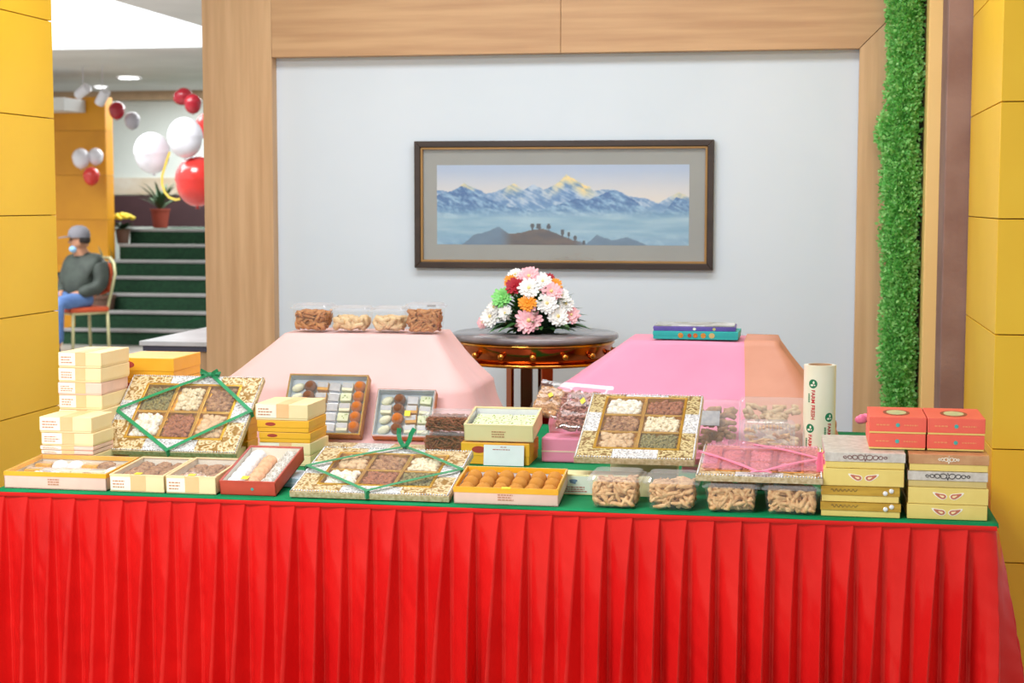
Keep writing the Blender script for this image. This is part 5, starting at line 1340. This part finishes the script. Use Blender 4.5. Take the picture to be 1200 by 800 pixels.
G().poly([(-.24, -.17, .60), (-.265, -.185, .78), (-.275, -.14, .88), (-.28, 0, .91), (-.275, .14, .88), (-.265, .185, .78), (-.24, .17, .60), (-.232, 0, .56)], (.03, 0, .004)).obj('backrest', cs, ch, bevel=.008)
G().tube([(.19, -.19, .395), (.19, .19, .395), (-.19, .19, .395), (-.19, -.19, .395)], .014, 8, closed=True).obj('seat_frame', cf, ch, smooth=True)

def skin_mesh(name, chains, m, parent, sub=2):
    """chains: dict of named joints (co, r) and edges; grown by the Skin modifier"""
    joints, edges = chains
    names = list(joints); idx = {n: i for i, n in enumerate(names)}
    me = bpy.data.meshes.new(name); me.from_pydata([joints[n][0] for n in names], [(idx[a], idx[b]) for a, b in edges], []); me.update()
    me.materials.append(m); o = bpy.data.objects.new(name, me); C.objects.link(o)
    sk = o.modifiers.new('skin', 'SKIN'); sk.use_smooth_shade = True
    for i, n in enumerate(names):
        r = joints[n][1]; d = me.skin_vertices[0].data[i]; d.radius = r if isinstance(r, tuple) else (r, r); d.use_root = (i == 0)
    ss = o.modifiers.new('sub', 'SUBSURF'); ss.levels = sub; ss.render_levels = sub
    o.parent = parent
    return o
MP = T(-7.14, 15.25, 0) @ Matrix.Rotation(math.atan2(-.93, -.36), 4, 'Z')
man = thing('person', 'person in grey cap, dark jacket, jeans and lowered blue mask sitting in the far hall', 'person', MP)
skinm = mat('skin', (196, 140, 108), .6); jack = mat('dark_green_jacket', (62, 70, 62), .7, var=(50, 56, 50), vscale=12); jean = mat('blue_jeans', (96, 128, 180), .8, var=(80, 110, 162), vscale=14)
J = {'pelvis': ((-.06, 0, .53), (.13, .15)), 'belly': ((-.06, 0, .68), (.12, .15)), 'chest': ((-.07, 0, .86), (.12, .16)), 'neck0': ((-.05, 0, .965), (.06, .065)), 'neck': ((-.02, 0, 1.02), (.052, .055)),
     'head': ((.0, 0, 1.10), (.078, .085)), 'crown': ((-.005, 0, 1.18), (.075, .08)), 'nose0': ((.07, 0, 1.105), (.03, .03)), 'nose': ((.105, 0, 1.095), (.012, .012)), 'chin0': ((.05, 0, 1.045), (.035, .04))}
Ed = [('pelvis', 'belly'), ('belly', 'chest'), ('chest', 'neck0'), ('neck0', 'neck'), ('neck', 'head'), ('head', 'crown'), ('head', 'nose0'), ('nose0', 'nose'), ('neck', 'chin0')]
for s, n in ((1, 'l'), (-1, 'r')):
    J.update({'sh' + n: ((-.07, s * .18, .90), .06), 'el' + n: ((-.05, s * .23, .66), .045), 'wr' + n: ((.17, s * .10, .575), .03), 'pa' + n: ((.235, s * .075, .565), (.035, .018)),
              'hip' + n: ((.0, s * .09, .52), .085), 'kn' + n: ((.40, s * .11, .50), .06), 'an' + n: ((.41, s * .11, .09), .04), 'to' + n: ((.56, s * .12, .035), (.035, .03)), 'ear' + n: ((-.005, s * .09, 1.10), .016)})
    Ed += [('chest', 'sh' + n), ('sh' + n, 'el' + n), ('el' + n, 'wr' + n), ('wr' + n, 'pa' + n), ('pelvis', 'hip' + n), ('hip' + n, 'kn' + n), ('kn' + n, 'an' + n), ('an' + n, 'to' + n), ('head', 'ear' + n)]
    for k in range(4):
        yy = s * (.075 + .024 - .016 * k); L = (.05, .058, .055, .042)[k]
        J[f'fa{n}{k}'] = ((.265, yy, .562), .010); J[f'fb{n}{k}'] = ((.265 + L * .6, yy - s * .006, .553), .009); J[f'fc{n}{k}'] = ((.265 + L, yy - s * .010, .535), .008)
        Ed += [('pa' + n, f'fa{n}{k}'), (f'fa{n}{k}', f'fb{n}{k}'), (f'fb{n}{k}', f'fc{n}{k}')]
    J['ta' + n] = ((.215, s * .04, .572), .012); J['tb' + n] = ((.245, s * .022, .565), .010); Ed += [('wr' + n, 'ta' + n), ('ta' + n, 'tb' + n)]
HT = Matrix.Rotation(R(-42), 4, 'Z')          # head turned to the sitter's right
for n in ('nose0', 'nose', 'chin0', 'earl', 'earr'): J[n] = (tuple(HT @ Vector(J[n][0])), J[n][1])
skin_mesh('body', (J, Ed), skinm, man)
JJ = {'pelvis': ((-.06, 0, .52), (.19, .22)), 'belly': ((-.05, 0, .68), (.20, .22)), 'chest': ((-.07, 0, .85), (.18, .21)), 'col': ((-.045, 0, .965), (.085, .095)), 'col2': ((-.03, 0, .995), (.078, .085))}
EE = [('pelvis', 'belly'), ('belly', 'chest'), ('chest', 'col'), ('col', 'col2')]
for s, n in ((1, 'l'), (-1, 'r')):
    JJ.update({'sh' + n: ((-.075, s * .205, .89), .105), 'el' + n: ((-.05, s * .25, .66), .085), 'wr' + n: ((.15, s * .115, .585), .06)}); EE += [('chest', 'sh' + n), ('sh' + n, 'el' + n), ('el' + n, 'wr' + n)]
skin_mesh('jacket', (JJ, EE), jack, man)
JT = {'pelvis': ((-.05, 0, .525), (.105, .11))}; ET = []
for s, n in ((1, 'l'), (-1, 'r')):
    JT.update({'hip' + n: ((.02, s * .10, .53), .092), 'kn' + n: ((.41, s * .115, .51), .078), 'sn' + n: ((.42, s * .115, .30), .07), 'an' + n: ((.415, s * .115, .10), .062)}); ET += [('pelvis', 'hip' + n), ('hip' + n, 'kn' + n), ('kn' + n, 'sn' + n), ('sn' + n, 'an' + n)]
    skin_mesh('shoe', ({'h': ((.39, s * .115, .055), (.05, .05)), 'm': ((.48, s * .12, .05), (.05, .045)), 't': ((.58, s * .125, .04), (.04, .035))}, [('h', 'm'), ('m', 't')]), mat('dark_shoe', (50, 46, 46), .5), man)
skin_mesh('trousers', (JT, ET), jean, man)
capm = mat('grey_cap', (122, 120, 126), .8)
cp = G().lathe([(.108, 0), (.111, .03), (.100, .07), (.07, .105), (.03, .12), (0, .123)], 28, M=HT @ T(-.005, 0, 1.145), cap=False).obj('cap', capm, man, smooth=True)
G().poly([(.085, -.075, 1.15), (.14, -.07, 1.145), (.185, -.035, 1.138), (.195, 0, 1.136), (.185, .035, 1.138), (.14, .07, 1.145), (.085, .075, 1.15)], (0, 0, .010), M=HT).obj('brim', capm, cp, bevel=.003)
G().lathe([(.102, -.06), (.105, -.02), (.105, .005)], 24, M=T(-.014, 0, 1.145), cap=False).obj('hair', mat('dark_hair', (46, 38, 34), .7), man, smooth=True) if False else None
hg = G(); 
for k in range(9):
    a = math.pi / 2 + math.pi * k / 8; hg.ball((-.02 + .075 * math.cos(a), .082 * math.sin(a), 1.125), (.024, .024, .045), hi=False, M=HT)
hg.obj('hair', mat('dark_hair', (46, 38, 34), .7), man, smooth=True)
mk = G(); 
mk.ball((.052, 0, 1.030), (.044, .062, .038), M=HT); mk.obj('face_mask', mat('blue_mask', (150, 196, 232), .7), man, smooth=True)
for s in (-1, 1): G().ball((.078, s * .034, 1.125), (.012, .014, .009), M=HT).obj('eye', mat('dark_eye', (40, 30, 28), .3), man, smooth=True)
